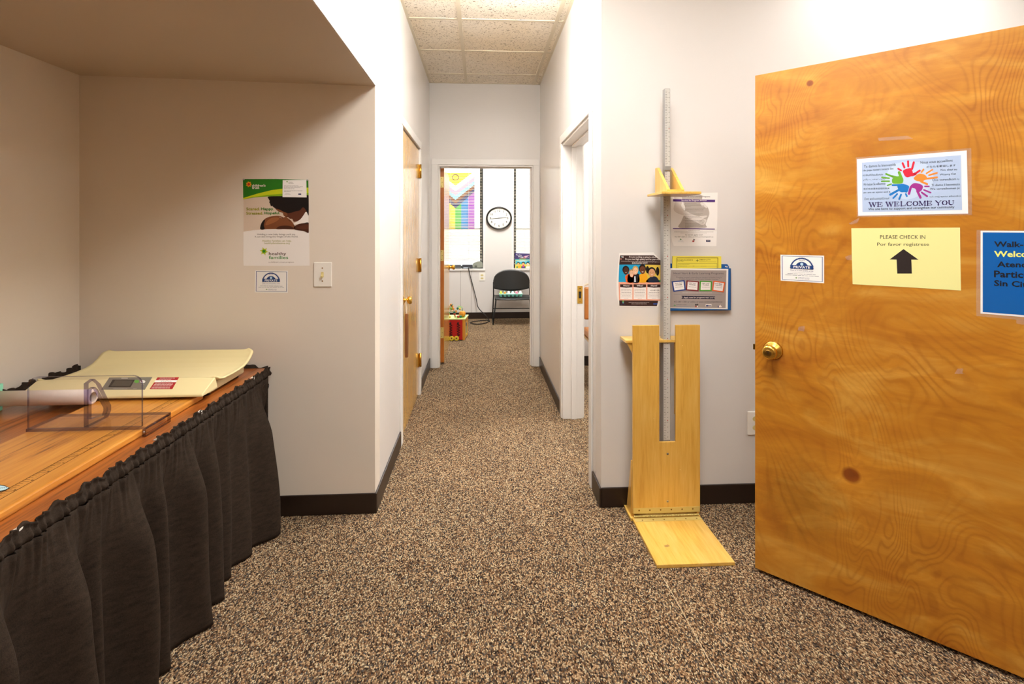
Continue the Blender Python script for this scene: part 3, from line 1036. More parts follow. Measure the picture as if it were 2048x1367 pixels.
sk = link('table_skirt', m, None, label='black gathered cloth skirt hanging to the carpet around the woodgrain table', cat='table skirt', solid=0.0015, recalc=False)
def head_pt(u, v):
    y = YT0 + 0.01 + u * (2.585 - YT0)
    ruff = 0.006 + 0.005 * sin(y * 61 + gph[5]) + 0.004 * sin(y * 143)
    z = ZT - 0.036 + v * (0.036 + ruff)
    pin = 0.35 + 0.65 * (abs(sin(v * pi * 1.5 + 0.4)))
    x = SKX + 0.002 + gather(y) * 0.0075 * pin + (0.004 * sin(v * pi * 2))
    if v > 0.9:
        x -= 0.006 + 0.004 * sin(y * 77)
    return Vector((max(x, XT1 + 0.001), y, z))
m = MB(); m.grid(head_pt, 760, 10, FABRIC); link('gathered_heading', m, sk, solid=0.0015, recalc=False)
def back_pt(u, v):
    y = YT0 + 0.05 + u * (2.58 - YT0 - 0.05)
    return Vector((XT0 - 0.004 + 0.005 * sin(y * 190) - 0.012 * v * 0.3, y, ZT - 0.3 + v * (0.334 + 0.006 * sin(y * 50) + 0.004 * sin(y * 131))))
m = MB(); m.grid(back_pt, 400, 8, FABRIC)
def side_pt(u, v):
    x = XT0 + u * (XT1 - XT0)
    return Vector((x, 2.599 + 0.004 * sin(x * 170), ZT - 0.25 + v * (0.262 + 0.008 * sin(x * 37) + 0.004 * sin(x * 101))))
m.grid(side_pt, 200, 6, FABRIC)
link('rear_panel', m, sk, solid=0.0015, recalc=False)
for y in (1.235, 1.735, 1.985, 2.43):
    m = MB()
    m.box(XT1 - 0.007, y - 0.014, ZT + 0.0005, XT1 + 0.004, y + 0.014, ZT + 0.0022, WHITEP)
    m.box(XT1 + 0.0025, y - 0.014, ZT - 0.03, XT1 + 0.0045, y + 0.014, ZT + 0.0025, WHITEP)
    o = link('clip', m, sk); o['label'] = 'white plastic table clip'
m = MB()
lp = [(XT1 + 0.032 + 0.004 * sin(a * 2), 2.49 + 0.032 * cos(a), ZT - 0.072 + 0.026 * sin(a)) for a in [2 * pi * i / 20 for i in range(20)]]
m.tube(lp, 0.0016, FABRIC, 6, closed=True)
link('tie_loop', m, sk)

# measuring board
ZB = ZT + 0.024
BX0, BX1, BY0, BY1 = -1.454, -1.100, 0.93, 2.135
mbrd = thing('infant_measuring_board', ((BX0 + BX1) / 2, (BY0 + BY1) / 2, ZT), 'oak infant measuring board with ruled edge lying along the table front', 'measuring board')
m = MB(); m.box(BX0, BY0, ZT + 0.0005, BX1, BY1, ZB, OAK); link('board', m, mbrd, bevel=0.005)
S = Sheet((0, 0, ZB), (0, 0, 1), lambda u, v: (u, v), lift=0.0003)
class Flat(Sheet):
    def P(s, u, v, lay=0.0):
        return Vector((u, v, ZB + s.lift + lay * s.step))
S = Flat((0, 0, ZB), (0, 0, 1), None, lift=0.0003)
INKB = ink('#2a1a0e')
for xl in (-1.180, -1.152):
    S.rect(xl - 0.0010, BY0 + 0.02, xl + 0.0010, BY1 - 0.01, INKB, 0)
kk = 0
y = BY0 + 0.03
while y < BY1 - 0.02:
    L = 0.022 if kk % 10 == 0 else (0.017 if kk % 5 == 0 else 0.011)
    S.rect(-1.178, y - 0.0009, -1.178 + L, y + 0.0009, INKB, 0)
    if kk % 5 == 0:
        S.rect(-1.160, y + 0.003, -1.155, y + 0.007, INKB, 0)
    y += 0.01
    kk += 1
S.done('ruler_marks', None, None, None, mbrd)
S = Sheet((0, 0, ZB), (0, 0, 1), crop(0, 680, 3.255), lift=0.0004)
S.poly([(-60, 932), (30, 945), (66, 962), (40, 978), (-60, 1003)], ink('#1a1a1a'), 0)
S.poly([(-60, 938), (28, 950), (56, 961), (36, 973), (-60, 995)], ink('#bcdfe8'), 1)
for q in range(5):
    S.cap(-8 + q * 12, 966 - q, -3 + q * 12, 962 - q, 1.6, ink('#3b4a5a'), 2)
o = S.done('drop_sticker', None, None, None, mbrd); o['label'] = 'pale blue pointed sticker with black outline'
S = Sheet((0, 0, ZB), (0, 0, 1), crop(0, 680, 3.255), lift=0.0004)
S.poly([(700, 348), (832, 345), (755, 386), (630, 388)], ink('#9c2430'), 0)
S.poly([(690, 372), (770, 348), (780, 350), (700, 376)], ink('#e9d9d2'), 1)
for q in range(3):
    S.fine(690 + q * 14, 382 - q * 9, 760 + q * 14, 4, ink('#d8a8a4'), 1)
o = S.done('red_sticker', None, None, None, mbrd); o['label'] = 'red printed sticker under the scale edge'
S = Sheet((0, 0, ZB), (0, 0, 1), crop(100, 690, 4.452), lift=0.0004)
S.poly([(1165, 425), (1180, 412), (1208, 420), (1196, 436), (1172, 434)], ink('#f2efe8'), 0)
S.done('paper_scrap', None, None, None, mbrd)

# clear acrylic slider across the board
sl = mbrd
PX0, PX1, PY = -1.447, -1.096, 1.750
m = MB()
zb0, zt0, r = ZB + 0.011, 0.930, 0.03
pts = [(PX0, zb0), (PX1, zb0), (PX1, zt0 - r)] + [(PX1 - r + r * cos(a), zt0 - r + r * sin(a)) for a in [pi / 2 * i / 6 for i in range(1, 7)]] \
    + [(PX0 + r - r * sin(a), zt0 - r + r * cos(a)) for a in [pi / 2 * i / 6 for i in range(0, 7)]]
m.prism(pts, PY, PY + 0.008, lambda a, b, w: Vector((a, w, b)), ACRYL, ACRYLE)
pl = link('slider_plate', m, sl); pl['label'] = 'clear acrylic upright plate with rounded corners'
m = MB()
m.prism([(PX0 - 0.004, PY), (PX1 + 0.014, PY), (PX1 + 0.014, PY + 0.135), (PX0 - 0.004, PY + 0.135)], ZB + 0.002, ZB + 0.011, lambda a, b, w: Vector((a, b, w)), ACRYL, ACRYLE)
link('slider_base', m, pl)
m = MB()
m.prism([(PY, ZT + 0.002), (PY + 0.135, ZT + 0.002), (PY + 0.135, ZB + 0.0015), (PY, ZB + 0.0015)], PX1 + 0.002, PX1 + 0.014, lambda a, b, w: Vector((w, a, b)), ACRYL, ACRYLE)
m.ball((PX1 + 0.008, PY - 0.001, ZB - 0.006), 0.003, STEEL)
link('edge_guide', m, pl)
m = MB()
bo = [(PY + 0.009, zb0), (PY + 0.009, 0.905), (PY + 0.036, 0.912), (PY + 0.062, 0.888), (PY + 0.112, 0.800), (PY + 0.112, 0.783), (PY + 0.098, zb0)]
bi = [(PY + 0.022, 0.785), (PY + 0.022, 0.880), (PY + 0.038, 0.885), (PY + 0.050, 0.874), (PY + 0.096, 0.797), (PY + 0.096, 0.786), (PY + 0.090, 0.777)]
bx0, bx1 = -1.281, -1.266
vs = [Vector((x, a, b)) for x in (bx0, bx1) for (a, b) in bo] + [Vector((x, a, b)) for x in (bx0, bx1) for (a, b) in bi]
fs, ef = [], []
for i in range(7):
    j = (i + 1) % 7
    fs += [(i, j, 14 + j, 14 + i), (7 + i, 21 + i, 21 + j, 7 + j)]
    ef += [(i, 7 + i, 7 + j, j), (14 + i, 14 + j, 21 + j, 21 + i)]
m.add(vs, fs, ACRYL); b0 = len(m.v) - 28
ke = m.mi(ACRYLE)
for f in ef:
    m.f.append([b0 + i for i in f]); m.fm.append(ke); m.sm.append(False)
link('slider_brace', m, pl)

# baby scale
CREAM = M('#e8d9a4', 0.38, 0, 0.2)
CREAMD = M('#d9cda2', 0.45)
SX0, SX1 = -1.738, -1.062
sc = thing('baby_scale', ((SX0 + SX1) / 2, 2.3, ZT), 'cream baby scale with curved tray and grey display at the table end', 'baby scale')
prof = [(2.150, 0.8115), (2.166, 0.806), (2.185, 0.796), (2.22, 0.788), (2.28, 0.7855), (2.35, 0.7855), (2.40, 0.7885), (2.44, 0.798), (2.47, 0.813), (2.492, 0.829), (2.508, 0.842)]
def tray_pt(u, v):
    f = v * (len(prof) - 1)
    i = min(int(f), len(prof) - 2)
    f -= i
    y = prof[i][0] * (1 - f) + prof[i + 1][0] * f
    z = prof[i][1] * (1 - f) + prof[i + 1][1] * f
    e = abs(u - 0.5) * 2
    x = SX0 + u * (SX1 - SX0)
    if v > 0.85:                        # rounded rear corners
        k_ = (v - 0.85) / 0.15
        x += (0.5 - u) * 0.05 * (k_ ** 3)
    z += 0.006 * max(0, (e - 0.9) / 0.1) ** 2
    return Vector((x, y, z))
m = MB(); m.grid(tray_pt, 60, 50, CREAM); link('tray', m, sc, solid=0.007, bevel=0.002, recalc=False)
m = MB()
hp = [(2.050, 0.764), (2.052, 0.772), (2.058, 0.7755), (2.146, 0.8105), (2.152, 0.8085), (2.165, 0.780), (2.165, 0.764)]
m.prism(hp, SX0, SX1, lambda a, b, w: Vector((w, a, b)), CREAM)
link('control_housing', m, sc, bevel=0.003)
m = MB()
m.box(SX0 + 0.03, 2.16, 0.742, SX1 - 0.028, 2.47, 0.778, CREAMD)
link('base', m, sc, bevel=0.008)
for x in (SX0 + 0.07, SX1 - 0.06):
    for y in (2.19, 2.44):
        m = MB(); m.lathe([(0.016, 0), (0.018, 0.004), (0.018, 0.013)], (x, y, ZT), (0, 0, 1), DARK, 16); link('foot', m, sc)
pn = Vector((0, -(0.8105 - 0.7755), 2.146 - 2.058)).normalized()
S = Sheet((0, 2.058, 0.7755), pn, crop(0, 680, 3.255), lift=0.0006)
S.sheet([(712, 243), (992, 240), (943, 322), (658, 322)], M('#7d786c', 0.4))
S.rect(790, 246, 832, 250, ink('#ded8cc'), 1)
S.fine(735, 317, 830, 3, ink('#cfc9bc'), 1); S.fine(868, 316, 890, 3, ink('#cfc9bc'), 1); S.fine(918, 290, 940, 3, ink('#cfc9bc'), 1)
pnl = S.done('control_panel', None, None, None, sc); pnl['label'] = 'grey control panel'
S = Sheet((0, 2.058, 0.7755), pn, crop(0, 680, 3.255), lift=0.0016)
S.sheet([(734, 258), (878, 259), (850, 307), (706, 305)], M('#3a3833', 0.15))
S.poly([(750, 264), (866, 265), (843, 301), (724, 300)], M('#57544a', 0.12), 1)
S.done('display', None, None, None, pnl)
S = Sheet((0, 2.058, 0.7755), pn, crop(0, 680, 3.255), lift=0.0014)
S.ell(890, 270, 16, 10, M('#5fae3c', 0.4), 0); S.done('button', None, None, None, pnl)
S = Sheet((0, 2.058, 0.7755), pn, crop(0, 680, 3.255), lift=0.0014)
S.ell(930, 271, 17, 10, M('#f1eee6', 0.4), 0); S.ell(922, 268, 4, 5, M('#b8453a', 0.4), 1); S.done('button', None, None, None, pnl)
S = Sheet((0, 2.058, 0.7755), pn, crop(0, 680, 3.255), lift=0.0006)
RED = ink('#a81f22'); INKW = ink('#f0e4dc')
S.sheet([(1026, 242), (1166, 241), (1122, 318), (974, 318)], RED, 0.0003)
S.poly([(1013, 261), (1155, 261), (1147, 274), (1004, 275)], ink('#f4efe8'), 1)
S.fine(1040, 248, 1140, 4, INKW, 1); S.fine(1034, 256, 1120, 4, INKW, 1)
for q, y in enumerate((281, 289, 297, 305, 312)):
    S.fine(1010 - q * 6, y, 1130 - q * 6, 4.5, INKW, 1)
for q in range(6):
    S.cap(1048 + q * 12, 270 - (q % 2) * 4, 1056 + q * 12, 266 + (q % 3) * 2, 0.9, ink('#34303a'), 2)
S.done('red_label', None, None, None, sc)

# paper roll and mint box
m = MB()
rr_ = 0.0272
ry, rz, RX1, RLEN = 2.018, ZB + rr_ + 0.0008, -1.436, 0.335
m.lathe([(rr_ - 0.009, 0.0), (rr_ - 0.002, 0.0), (rr_, 0.002), (rr_, RLEN), (rr_ - 0.009, RLEN)], (RX1, ry, rz), (-1, 0, 0), M('#e6d9cc', 0.7, 0, 0, 0.3, 0.03), 36)
m.f = m.f[:-2]; m.fm = m.fm[:-2]; m.sm = m.sm[:-2]
m.lathe([(rr_ - 0.009, RLEN), (rr_ - 0.009, 0.0)], (RX1, ry, rz), (-1, 0, 0), M('#cdbfb0', 0.8), 36)
m.f = m.f[:-2]; m.fm = m.fm[:-2]; m.sm = m.sm[:-2]
link('paper_roll', m, None, label='roll of white paper lying across the table behind the clear slider', cat='paper roll', recalc=False)
MINT = M('#8fdcbc', 0.5)
bx = thing('mint_box', (-1.84, 2.02, ZT), 'mint green box at the left end of the paper roll', 'box')
m = MB(); m.box(-1.900, 1.975, ZT + 0.0005, -1.777, 2.046, ZT + 0.09, MINT); link('box_body', m, bx, bevel=0.003)
m = MB(); m.box(-1.901, 1.974, ZT + 0.078, -1.776, 2.047, ZT + 0.1005, MINT); link('lid', m, bx, bevel=0.002)

# ================================================================== HEIGHT BOARD
hb = thing('stature_board', (0.895, 2.42, 0), 'tall maple height board with slotted back, foot plate and metal ruler', 'height board')
YB = 2.468; HX0, HX1 = 0.731, 1.063; SXa, SXb = 0.861, 0.942
m = MB()
out = [(HX0, 0.032), (HX1, 0.032), (HX1, 0.94), (SXb, 0.94), (SXb, 0.375), (SXa, 0.375), (SXa, 0.94), (HX0, 0.94)]
m.prism(out, YB, YB + 0.013, lambda a, b, w: Vector((a, w, b)), MAPLE)
link('back_board', m, hb, bevel=0.0015)
m = MB()
m.box(HX0 - 0.004, 2.112, 0.0005, HX1 - 0.004, YB - 0.006, 0.0155, MAPLEY)
link('foot_plate', m, hb, bevel=0.002)
m = MB(); m.box(HX0 - 0.012, YB - 0.004, 0.0005, HX1, 2.586, 0.0155, MAPLEY); link('rear_base', m, hb, bevel=0.002)
m = MB()
m.box(HX0 + 0.003, YB - 0.0015, 0.034, HX1 - 0.003, YB + 0.0002, 0.060, HBRASS)
m.box(HX0 + 0.003, YB - 0.040, 0.0155, HX1 - 0.010, YB - 0.010, 0.017, HBRASS)
for q in range(42):
    x = HX0 + 0.004 + q * (HX1 - HX0 - 0.012) / 42
    m.tube([(x, YB - 0.005, 0.0225), (x + 0.0066, YB - 0.005, 0.0225)], 0.0042, HBRASS, 8)
for q in range(6):
    x = HX0 + 0.03 + q * 0.053
    m.ball((x, YB - 0.0017, 0.049), (0.004, 0.0012, 0.004), BRASSD, 8, 5)
    m.ball((x + 0.008, YB - 0.028, 0.0172), (0.004, 0.004, 0.0012), BRASSD, 8, 5)
link('piano_hinge', m, hb)
for (x, z) in ((0.902, 0.318), (0.902, 0.088)):
    m = MB(); m.lathe([(0.0055, 0), (0.0055, 0.0012), (0.0042, 0.0018), (0.0, 0.0012)], (x, YB + 0.0004, z), (0, -1, 0), STEEL, 16)
    m.box(x - 0.004, YB - 0.0018, z - 0.0006, x + 0.004, YB - 0.0012, z + 0.0006, DARK)
    link('screw', m, hb)
for (x, z) in ((0.834, 0.72), (0.963, 0.715), (0.834, 0.49), (0.963, 0.485), (0.963, 0.24), (0.975, 0.84)):
    m = MB(); m.lathe([(0.0022, 0), (0.0022, 0.0006), (0, 0.0008)], (x, YB, z), (0, -1, 0), M('#e8c982', 0.5), 10); link('nail_head', m, hb)
for x in (HX0 - 0.004, HX1 - 0.012):
    m = MB(); m.prism([(YB + 0.013, 0.0155), (2.575, 0.0155), (2.560, 0.03), (YB + 0.020, 0.285), (YB + 0.013, 0.285)], x, x + 0.015, lambda a, b, w: Vector((w, a, b)), MAPLE)
    link('rear_gusset', m, hb, bevel=0.0015)
m = MB()
m.box(0.700, YB + 0.0135, 0.853, 1.055, 2.583, 0.866, MAPLEY)
link('rear_shelf', m, hb, bevel=0.0015)
m = MB()
m.prism([(0.708, 0.853), (0.736, 0.853), (0.736, 0.80)], YB + 0.02, YB + 0.034, lambda a, b, w: Vector((a, w, b)), MAPLE)
link('shelf_bracket', m, hb)
m = MB()
m.prism([(YB + 0.014, 0.853), (2.57, 0.853), (YB + 0.014, 0.78)], 0.84, 0.853, lambda a, b, w: Vector((w, a, b)), MAPLE)
link('shelf_bracket', m, hb)
m = MB()
m.box(0.9455, YB + 0.0135, 0.50, 0.957, 2.50, 0.853, MAPLE)
link('shelf_post', m, hb)
# metal ruler pole in two sections
ALU = M('#9a9996', 0.4, 0.3)
ALUF = M('#c6c3bb', 0.5, 0.0)
m = MB()
PX_0, PX_1, PYf = 0.8885, 0.9235, 2.489
m.box(PX_0, PYf, 0.345, PX_1, 2.533, 1.60, ALU)
pole = link('lower_pole', m, hb, bevel=0.0015)
m = MB(); m.box(0.8965, PYf + 0.003, 1.55, PX_1, 2.524, 2.092, ALU); up = link('upper_pole', m, hb, bevel=0.001)
def ruler(parent, z0, z1, x0, yf):
    class Fr(Sheet):
        def P(s, u, v, lay=0.0):
            return Vector((u, yf - 0.0004 - lay * 0.0003, v))
    S = Fr((0, yf, 0), (0, -1, 0), None)
    S.poly([(x0 + 0.001, z0), (PX_1 - 0.002, z0), (PX_1 - 0.002, z1), (x0 + 0.001, z1)], ALUF, 0)
    z = z0 + 0.006
    kk = 0
    while z < z1 - 0.004:
        S.rect(x0 + 0.003, z, x0 + (0.0105 if kk % 5 else 0.014), z + 0.0016, ink('#46423e'), 1)
        if kk % 3 == 1:
            S.rect(x0 + 0.0185, z, x0 + 0.0235, z + 0.0022, ink('#55504a'), 1)
        if kk % 25 == 12:
            S.ell(x0 + 0.021, z - 0.006, 0.0022, 0.0028, ink('#b03a34'), 1, 10)
        z += 0.0080
        kk += 1
    S.done('ruler_face', None, None, None, parent)
ruler(pole, 0.376, 1.575, PX_0, PYf)
ruler(up, 1.60, 2.09, 0.8965, PYf + 0.003)
# sliding head piece
hd = MB()
hd.box(0.826, 2.335, 1.566, 1.012, 2.545, 1.578, MAPLEY)
hp_ = link('head_piece', hd, hb, bevel=0.002)
for x in (0.866, 0.934):
    m = MB()
    m.prism([(2.545, 1.578), (2.545, 1.708), (2.518, 1.708), (2.375, 1.590), (2.375, 1.578)], x, x + 0.014, lambda a, b, w: Vector((w, a, b)), MAPLE)
    link('head_bracket', m, hp_, bevel=0.0015)
m = MB(); m.box(0.880, 2.375, 1.578, 0.934, 2.45, 1.590, MAPLEY)
link('slide_block', m, hp_)
m = MB(); m.box(0.8965, 2.484, 1.693, 0.9235, 2.4905, 1.712, M('#8d8a84', 0.4)); link('sliding_clamp', m, hp_)
S = Sheet((0, 0, 0.0155), (0, 0, 1), crop(1230, 640, 2.629), lift=0.0004)
S.poly([(258, 1184), (278, 1178), (289, 1187), (274, 1193), (262, 1191)], ink('#b0894e'), 0)
S.done('paper_scrap', None, None, None, hb)

# ================================================================== PAPERS ON THE WALLS
PAPER = M('#f3efea', 0.6)
def private_card(p0, n, tf, q, label):
    f = quadtf(tf, q)
    S = Sheet(p0, n, f)
    NV = ink('#1f3f78'); LB = ink('#3d6fae'); GR = ink('#6d7684')
    S.sheet([(0, 0), (1, 0), (1, 1), (0, 1)], M('#f1efec', 0.4))
    r = 0.03
    S.frame([(0.04, 0.05), (0.96, 0.05), (0.96, 0.95), (0.04, 0.95)], 0.014, NV, 1)
    S.ell(0.49, 0.50, 0.265, 0.40, NV, 1, 24, 0, pi)
    S.ell(0.49, 0.50, 0.235, 0.355, ink('#f1efec'), 2, 24, 0, pi)
    for i in range(24):
        a = pi * (i + 0.5) / 24
        S.ell(0.49 + 0.268 * cos(a), 0.50 - 0.405 * sin(a), 0.008, 0.012, NV, 1, 6)
    S.text('PRIVATE', 0.425, 0.172, 0.555, 0.212, NV, 3)
    S.ell(0.49, 0.50, 0.155, 0.25, NV, 3, 24, 0, pi)
    S.ell(0.49, 0.335, 0.035, 0.055, ink('#bfe0f2'), 4, 14); S.rect(0.475, 0.37, 0.505, 0.42, ink('#e8f4fa'), 4)
    S.rect(0.225, 0.38, 0.755, 0.52, NV, 4)
    S.text('PRIVATE', 0.30, 0.405, 0.68, 0.50, ink('#f6f6f6'), 5, 0.012)
    S.text('This is a non-public area.', 0.22, 0.555, 0.76, 0.615, NV, 1)
    S.fine(0.22, 0.65, 0.76, 0.018, ink('#aab3bd'), 1)
    S.fine(0.16, 0.71, 0.84, 0.028, GR, 1); S.fine(0.11, 0.765, 0.88, 0.028, GR, 1)
    S.star(0.36, 0.86, 0.035, 0.016, 4, ink('#6b9a52'), 1)
    S.text('COMMUNITY ACTION', 0.40, 0.83, 0.66, 0.868, NV, 1); S.fine(0.40, 0.892, 0.66, 0.016, GR, 1)
    return S.done('private_card', label, 'sign', None)

# ---- poster on the alcove wall
WP, WN = (0, YF, 0), (0, -1, 0)
A = crop(480, 350, 5.469)
S = Sheet(WP, WN, A)
S.sheet([(32, 42), (390, 41), (748, 50), (752, 300), (756, 640), (762, 990), (400, 992), (40, 990), (36, 930), (38, 600)], M('#f2eeea', 0.4), 0.0005)
S.xmax = 753
GRN, LIME, LIM2 = ink('#2c7d1d'), ink('#c9d61c'), ink('#86b01c')
S.poly([(37, 264), (120, 246), (200, 238), (300, 232), (470, 226), (752, 212), (756, 622), (680, 606), (560, 594), (420, 588), (300, 590), (150, 601), (39, 618)], ink('#d9c6b3'), 1)
S.poly([(33, 43), (390, 42), (748, 51), (750, 140), (600, 143), (470, 150), (350, 166), (200, 203), (36, 256)], GRN, 2)
S.poly([(36, 250), (200, 200), (350, 163), (470, 148), (600, 141), (750, 137), (751, 196), (470, 203), (300, 217), (120, 243), (36, 266)], LIME, 3)
S.poly([(36, 266), (120, 243), (300, 217), (470, 203), (751, 196), (752, 222), (470, 230), (300, 234), (150, 246)], LIM2, 3)
SK1, SK2, SK3, HR = ink('#5b301e'), ink('#7d4a2b'), ink('#4a2718'), ink('#17100f')
S.blob([(345, 300), (360, 335), (395, 372), (430, 400), (468, 412), (478, 440), (500, 456), (530, 462), (546, 476), (574, 481), (590, 510), (640, 500), (670, 480), (705, 440), (752, 400), (752, 240), (500, 240)], SK1, 3)
S.blob([(395, 372), (430, 400), (468, 412), (480, 440), (520, 440), (500, 400), (450, 372)], SK2, 4)
S.blob([(315, 234), (470, 229), (752, 222), (753, 432), (735, 410), (715, 372), (690, 352), (660, 382), (640, 390), (600, 398), (560, 412), (520, 414), (470, 396), (440, 378), (400, 366), (372, 352), (352, 334), (340, 340), (330, 312), (322, 300), (326, 280), (316, 262)], HR, 5)
S.blob([(590, 530), (640, 498), (668, 476), (700, 432), (722, 402), (753, 432), (754, 522), (680, 528), (600, 540)], ink('#f2ece6'), 4)
S.blob([(225, 592), (230, 545), (252, 500), (290, 468), (350, 449), (420, 444), (462, 455), (476, 462), (505, 455), (522, 470), (545, 482), (570, 510), (590, 538), (600, 560), (590, 590), (420, 588), (300, 590)], SK2, 4)
S.blob([(300, 500), (350, 468), (410, 462), (430, 480), (380, 515), (320, 540), (280, 545)], ink('#9a6038'), 5)
S.blob([(400, 590), (430, 560), (500, 552), (560, 560), (590, 590), (500, 589)], SK3, 5)
S.blob([(225, 592), (228, 545), (250, 502), (276, 486), (268, 520), (262, 550), (270, 591)], HR, 5)
S.cap(440, 462, 470, 470, 4, SK3, 6); S.cap(536, 496, 552, 502, 3, SK3, 6); S.cap(548, 486, 580, 506, 2.5, ink('#d8c4b4'), 6)
S.cap(430, 458, 460, 470, 2, ink('#c9a48a'), 7)
S.blob([(596, 562), (640, 536), (700, 524), (754, 524), (756, 628), (700, 612), (600, 594)], SK3, 4)
S.blob([(620, 578), (680, 552), (754, 545), (755, 585), (690, 590)], SK1, 5)
# white lower sheet edge curve stays paper
S.star(97, 100, 34, 21, 7, ink('#f2a21c'), 4); S.ell(97, 100, 15, 15, ink('#cf3418'), 5)
S.text("children's", 130, 100, 281, 126, INKW, 4, 0.03); S.text('trust', 132, 126, 212, 151, INKW, 4, 0.03)
OLV, GR2 = ink('#9a9a1a'), ink('#357a22')
S.text('Scared.', 70, 353, 218, 386, OLV, 6, 0.02); S.text('Happy.', 233, 353, 374, 394, GR2, 6, 0.02)
S.text('Stressed.', 70, 400, 255, 432, OLV, 6, 0.02); S.text('Hopeful.', 269, 399, 441, 438, GR2, 7, 0.02)
BRN = ink('#4c3a34')
S.text('Holding a new baby brings such joy.', 190, 638, 608, 662, BRN, 2); S.text('It can also bring the weight of the world.', 165, 664, 635, 686, BRN, 2)
S.text('Healthy Families can help.', 245, 709, 564, 732, OLV, 2); S.text('healthyfamiliesma.org', 267, 735, 545, 758, OLV, 2)
S.star(263, 832, 48, 22, 6, ink('#c7cf26'), 1, 0.2); S.star(263, 832, 30, 16, 6, ink('#7fae22'), 2, 0.6); S.ell(262, 832, 15, 15, ink('#2f8a20'), 3)
S.text('healthy', 316, 842, 506, 884, ink('#5a4038'), 2, 0.012); S.text('families', 316, 882, 528, 917, ink('#3f8f3a'), 2, 0.012)
S.text("a children's trust program", 314, 944, 590, 961, ink('#7a625c'), 2)
post = S.done('wall_poster', 'tall poster with green header and photo of mother kissing a baby, above the switch', 'poster')
for (u, v) in ((42, 48), (738, 54)):
    m = MB()
    p = onY(*A(u, v), YF)
    m.lathe([(0.0045, 0), (0.0045, 0.0015), (0.002, 0.004), (0, 0.0045)], p + Vector((0, -0.0012, 0)), (0, -1, 0), STEEL, 12)
    link('push_pin', m, post)
S = Sheet(WP, WN, A, lift=0.0032)
S.sheet([(470, 56), (728, 52), (731, 244), (468, 241)], M('#f6f4f1', 0.5), 0.0006)
S.star(518, 72, 11, 5, 6, ink('#6f9a2c'), 1); S.text('healthy', 534, 74, 580, 84, BRN, 1); S.text('families', 534, 85, 590, 94, BRN, 1)
for y, x1 in ((116, 640), (127, 690), (138, 660), (149, 605), (171, 685), (182, 555)):
    S.fine(484, y, x1, 5.5, ink('#6a6260'), 1)
S.fine(500, 200, 545, 5, ink('#7a7470'), 1); S.fine(490, 210, 560, 5, ink('#9a9490'), 1)
S.rect(640, 202, 672, 215, ink('#26305e'), 1)
S.done('contact_card', 'small white address card pinned over the green poster header', 'card')

private_card(WP, WN, A, [(165, 1040), (525, 1045), (523, 1285), (162, 1281)], 'small white PRIVATE notice taped to the alcove wall below the poster')

# ---- light switch
sw = thing('light_switch', onY(645, 574, YF), 'ivory toggle light switch on the alcove wall right of the poster', 'light switch')
def plate(parent, p_tl, p_br, y, sgn=1):
    m = MB()
    m.box(p_tl.x, y - 0.006, p_br.z, p_br.x, y - 0.0003, p_tl.z, WHITEP)
    return link('cover_plate', m, parent, bevel=0.0035, seg=3)
a, b = onY(628, 524, YF), onY(664, 573, YF)
plate(sw, a, b, YF)
cx, cz = (a.x + b.x) / 2 - 0.0015, (a.z + b.z) / 2
m = MB(); m.box(cx - 0.0065, YF - 0.0068, cz - 0.013, cx + 0.0065, YF - 0.0055, cz + 0.013, IVORY)
m.prism([(YF - 0.006, cz + 0.007), (YF - 0.006, cz - 0.007), (YF - 0.019, cz - 0.014), (YF - 0.020, cz - 0.006)], cx - 0.0045, cx + 0.0045, lambda p, q, w: Vector((w, p, q)), IVORY)
link('toggle', m, sw, bevel=0.001)
for dz in (0.032, -0.032):
    m = MB(); m.ball((cx, YF - 0.0062, cz + dz), (0.0035, 0.0015, 0.0035), BRASSD, 10, 6); link('screw', m, sw)

def outlet(xc, zc, y, w, h, label):
    t = thing('power_outlet', (xc, y, zc - h / 2), label, 'power outlet')
    m = MB(); m.box(xc - w / 2, y - 0.006, zc - h / 2, xc + w / 2, y - 0.0003, zc + h / 2, WHITEP); link('cover_plate', m, t, bevel=0.003, seg=3)
    for dz in (h * 0.19, -h * 0.19):
        m = MB()
        m.prism([(xc + w * 0.24 * cos(a_), zc + dz + h * 0.125 * max(-0.85, min(0.85, sin(a_)))) for a_ in [2 * pi * i / 20 for i in range(20)]],
                y - 0.0075, y - 0.0055, lambda p, q, v: Vector((p, v, q)), IVORY)
        for dx in (-0.1, 0.1):
            m.box(xc + dx * w - 0.0012, y - 0.0079, zc + dz - h * 0.035, xc + dx * w + 0.0012, y - 0.0074, zc + dz + h * 0.055, DARK)
        m.ball((xc, y - 0.0076, zc + dz - h * 0.075), (0.0022, 0.0006, 0.0022), DARK, 8, 5)
        link('socket', m, t)
    m = MB(); m.ball((xc, y - 0.0062, zc), (0.003, 0.0012, 0.003), BRASSD, 8, 5); link('screw', m, t)
a, b = onY(1494, 822, YR), onY(1532, 868, YR)
outlet((a.x + b.x) / 2, (a.z + b.z) / 2, YR, b.x - a.x, a.z - b.z, 'white outlet low on the wall half hidden by the open wooden door')
a, b = onY(958, 545, YW), onY(970, 561, YW)
outlet((a.x + b.x) / 2, (a.z + b.z) / 2, YW, b.x - a.x, a.z - b.z, 'white outlet under the window beside the black chair')

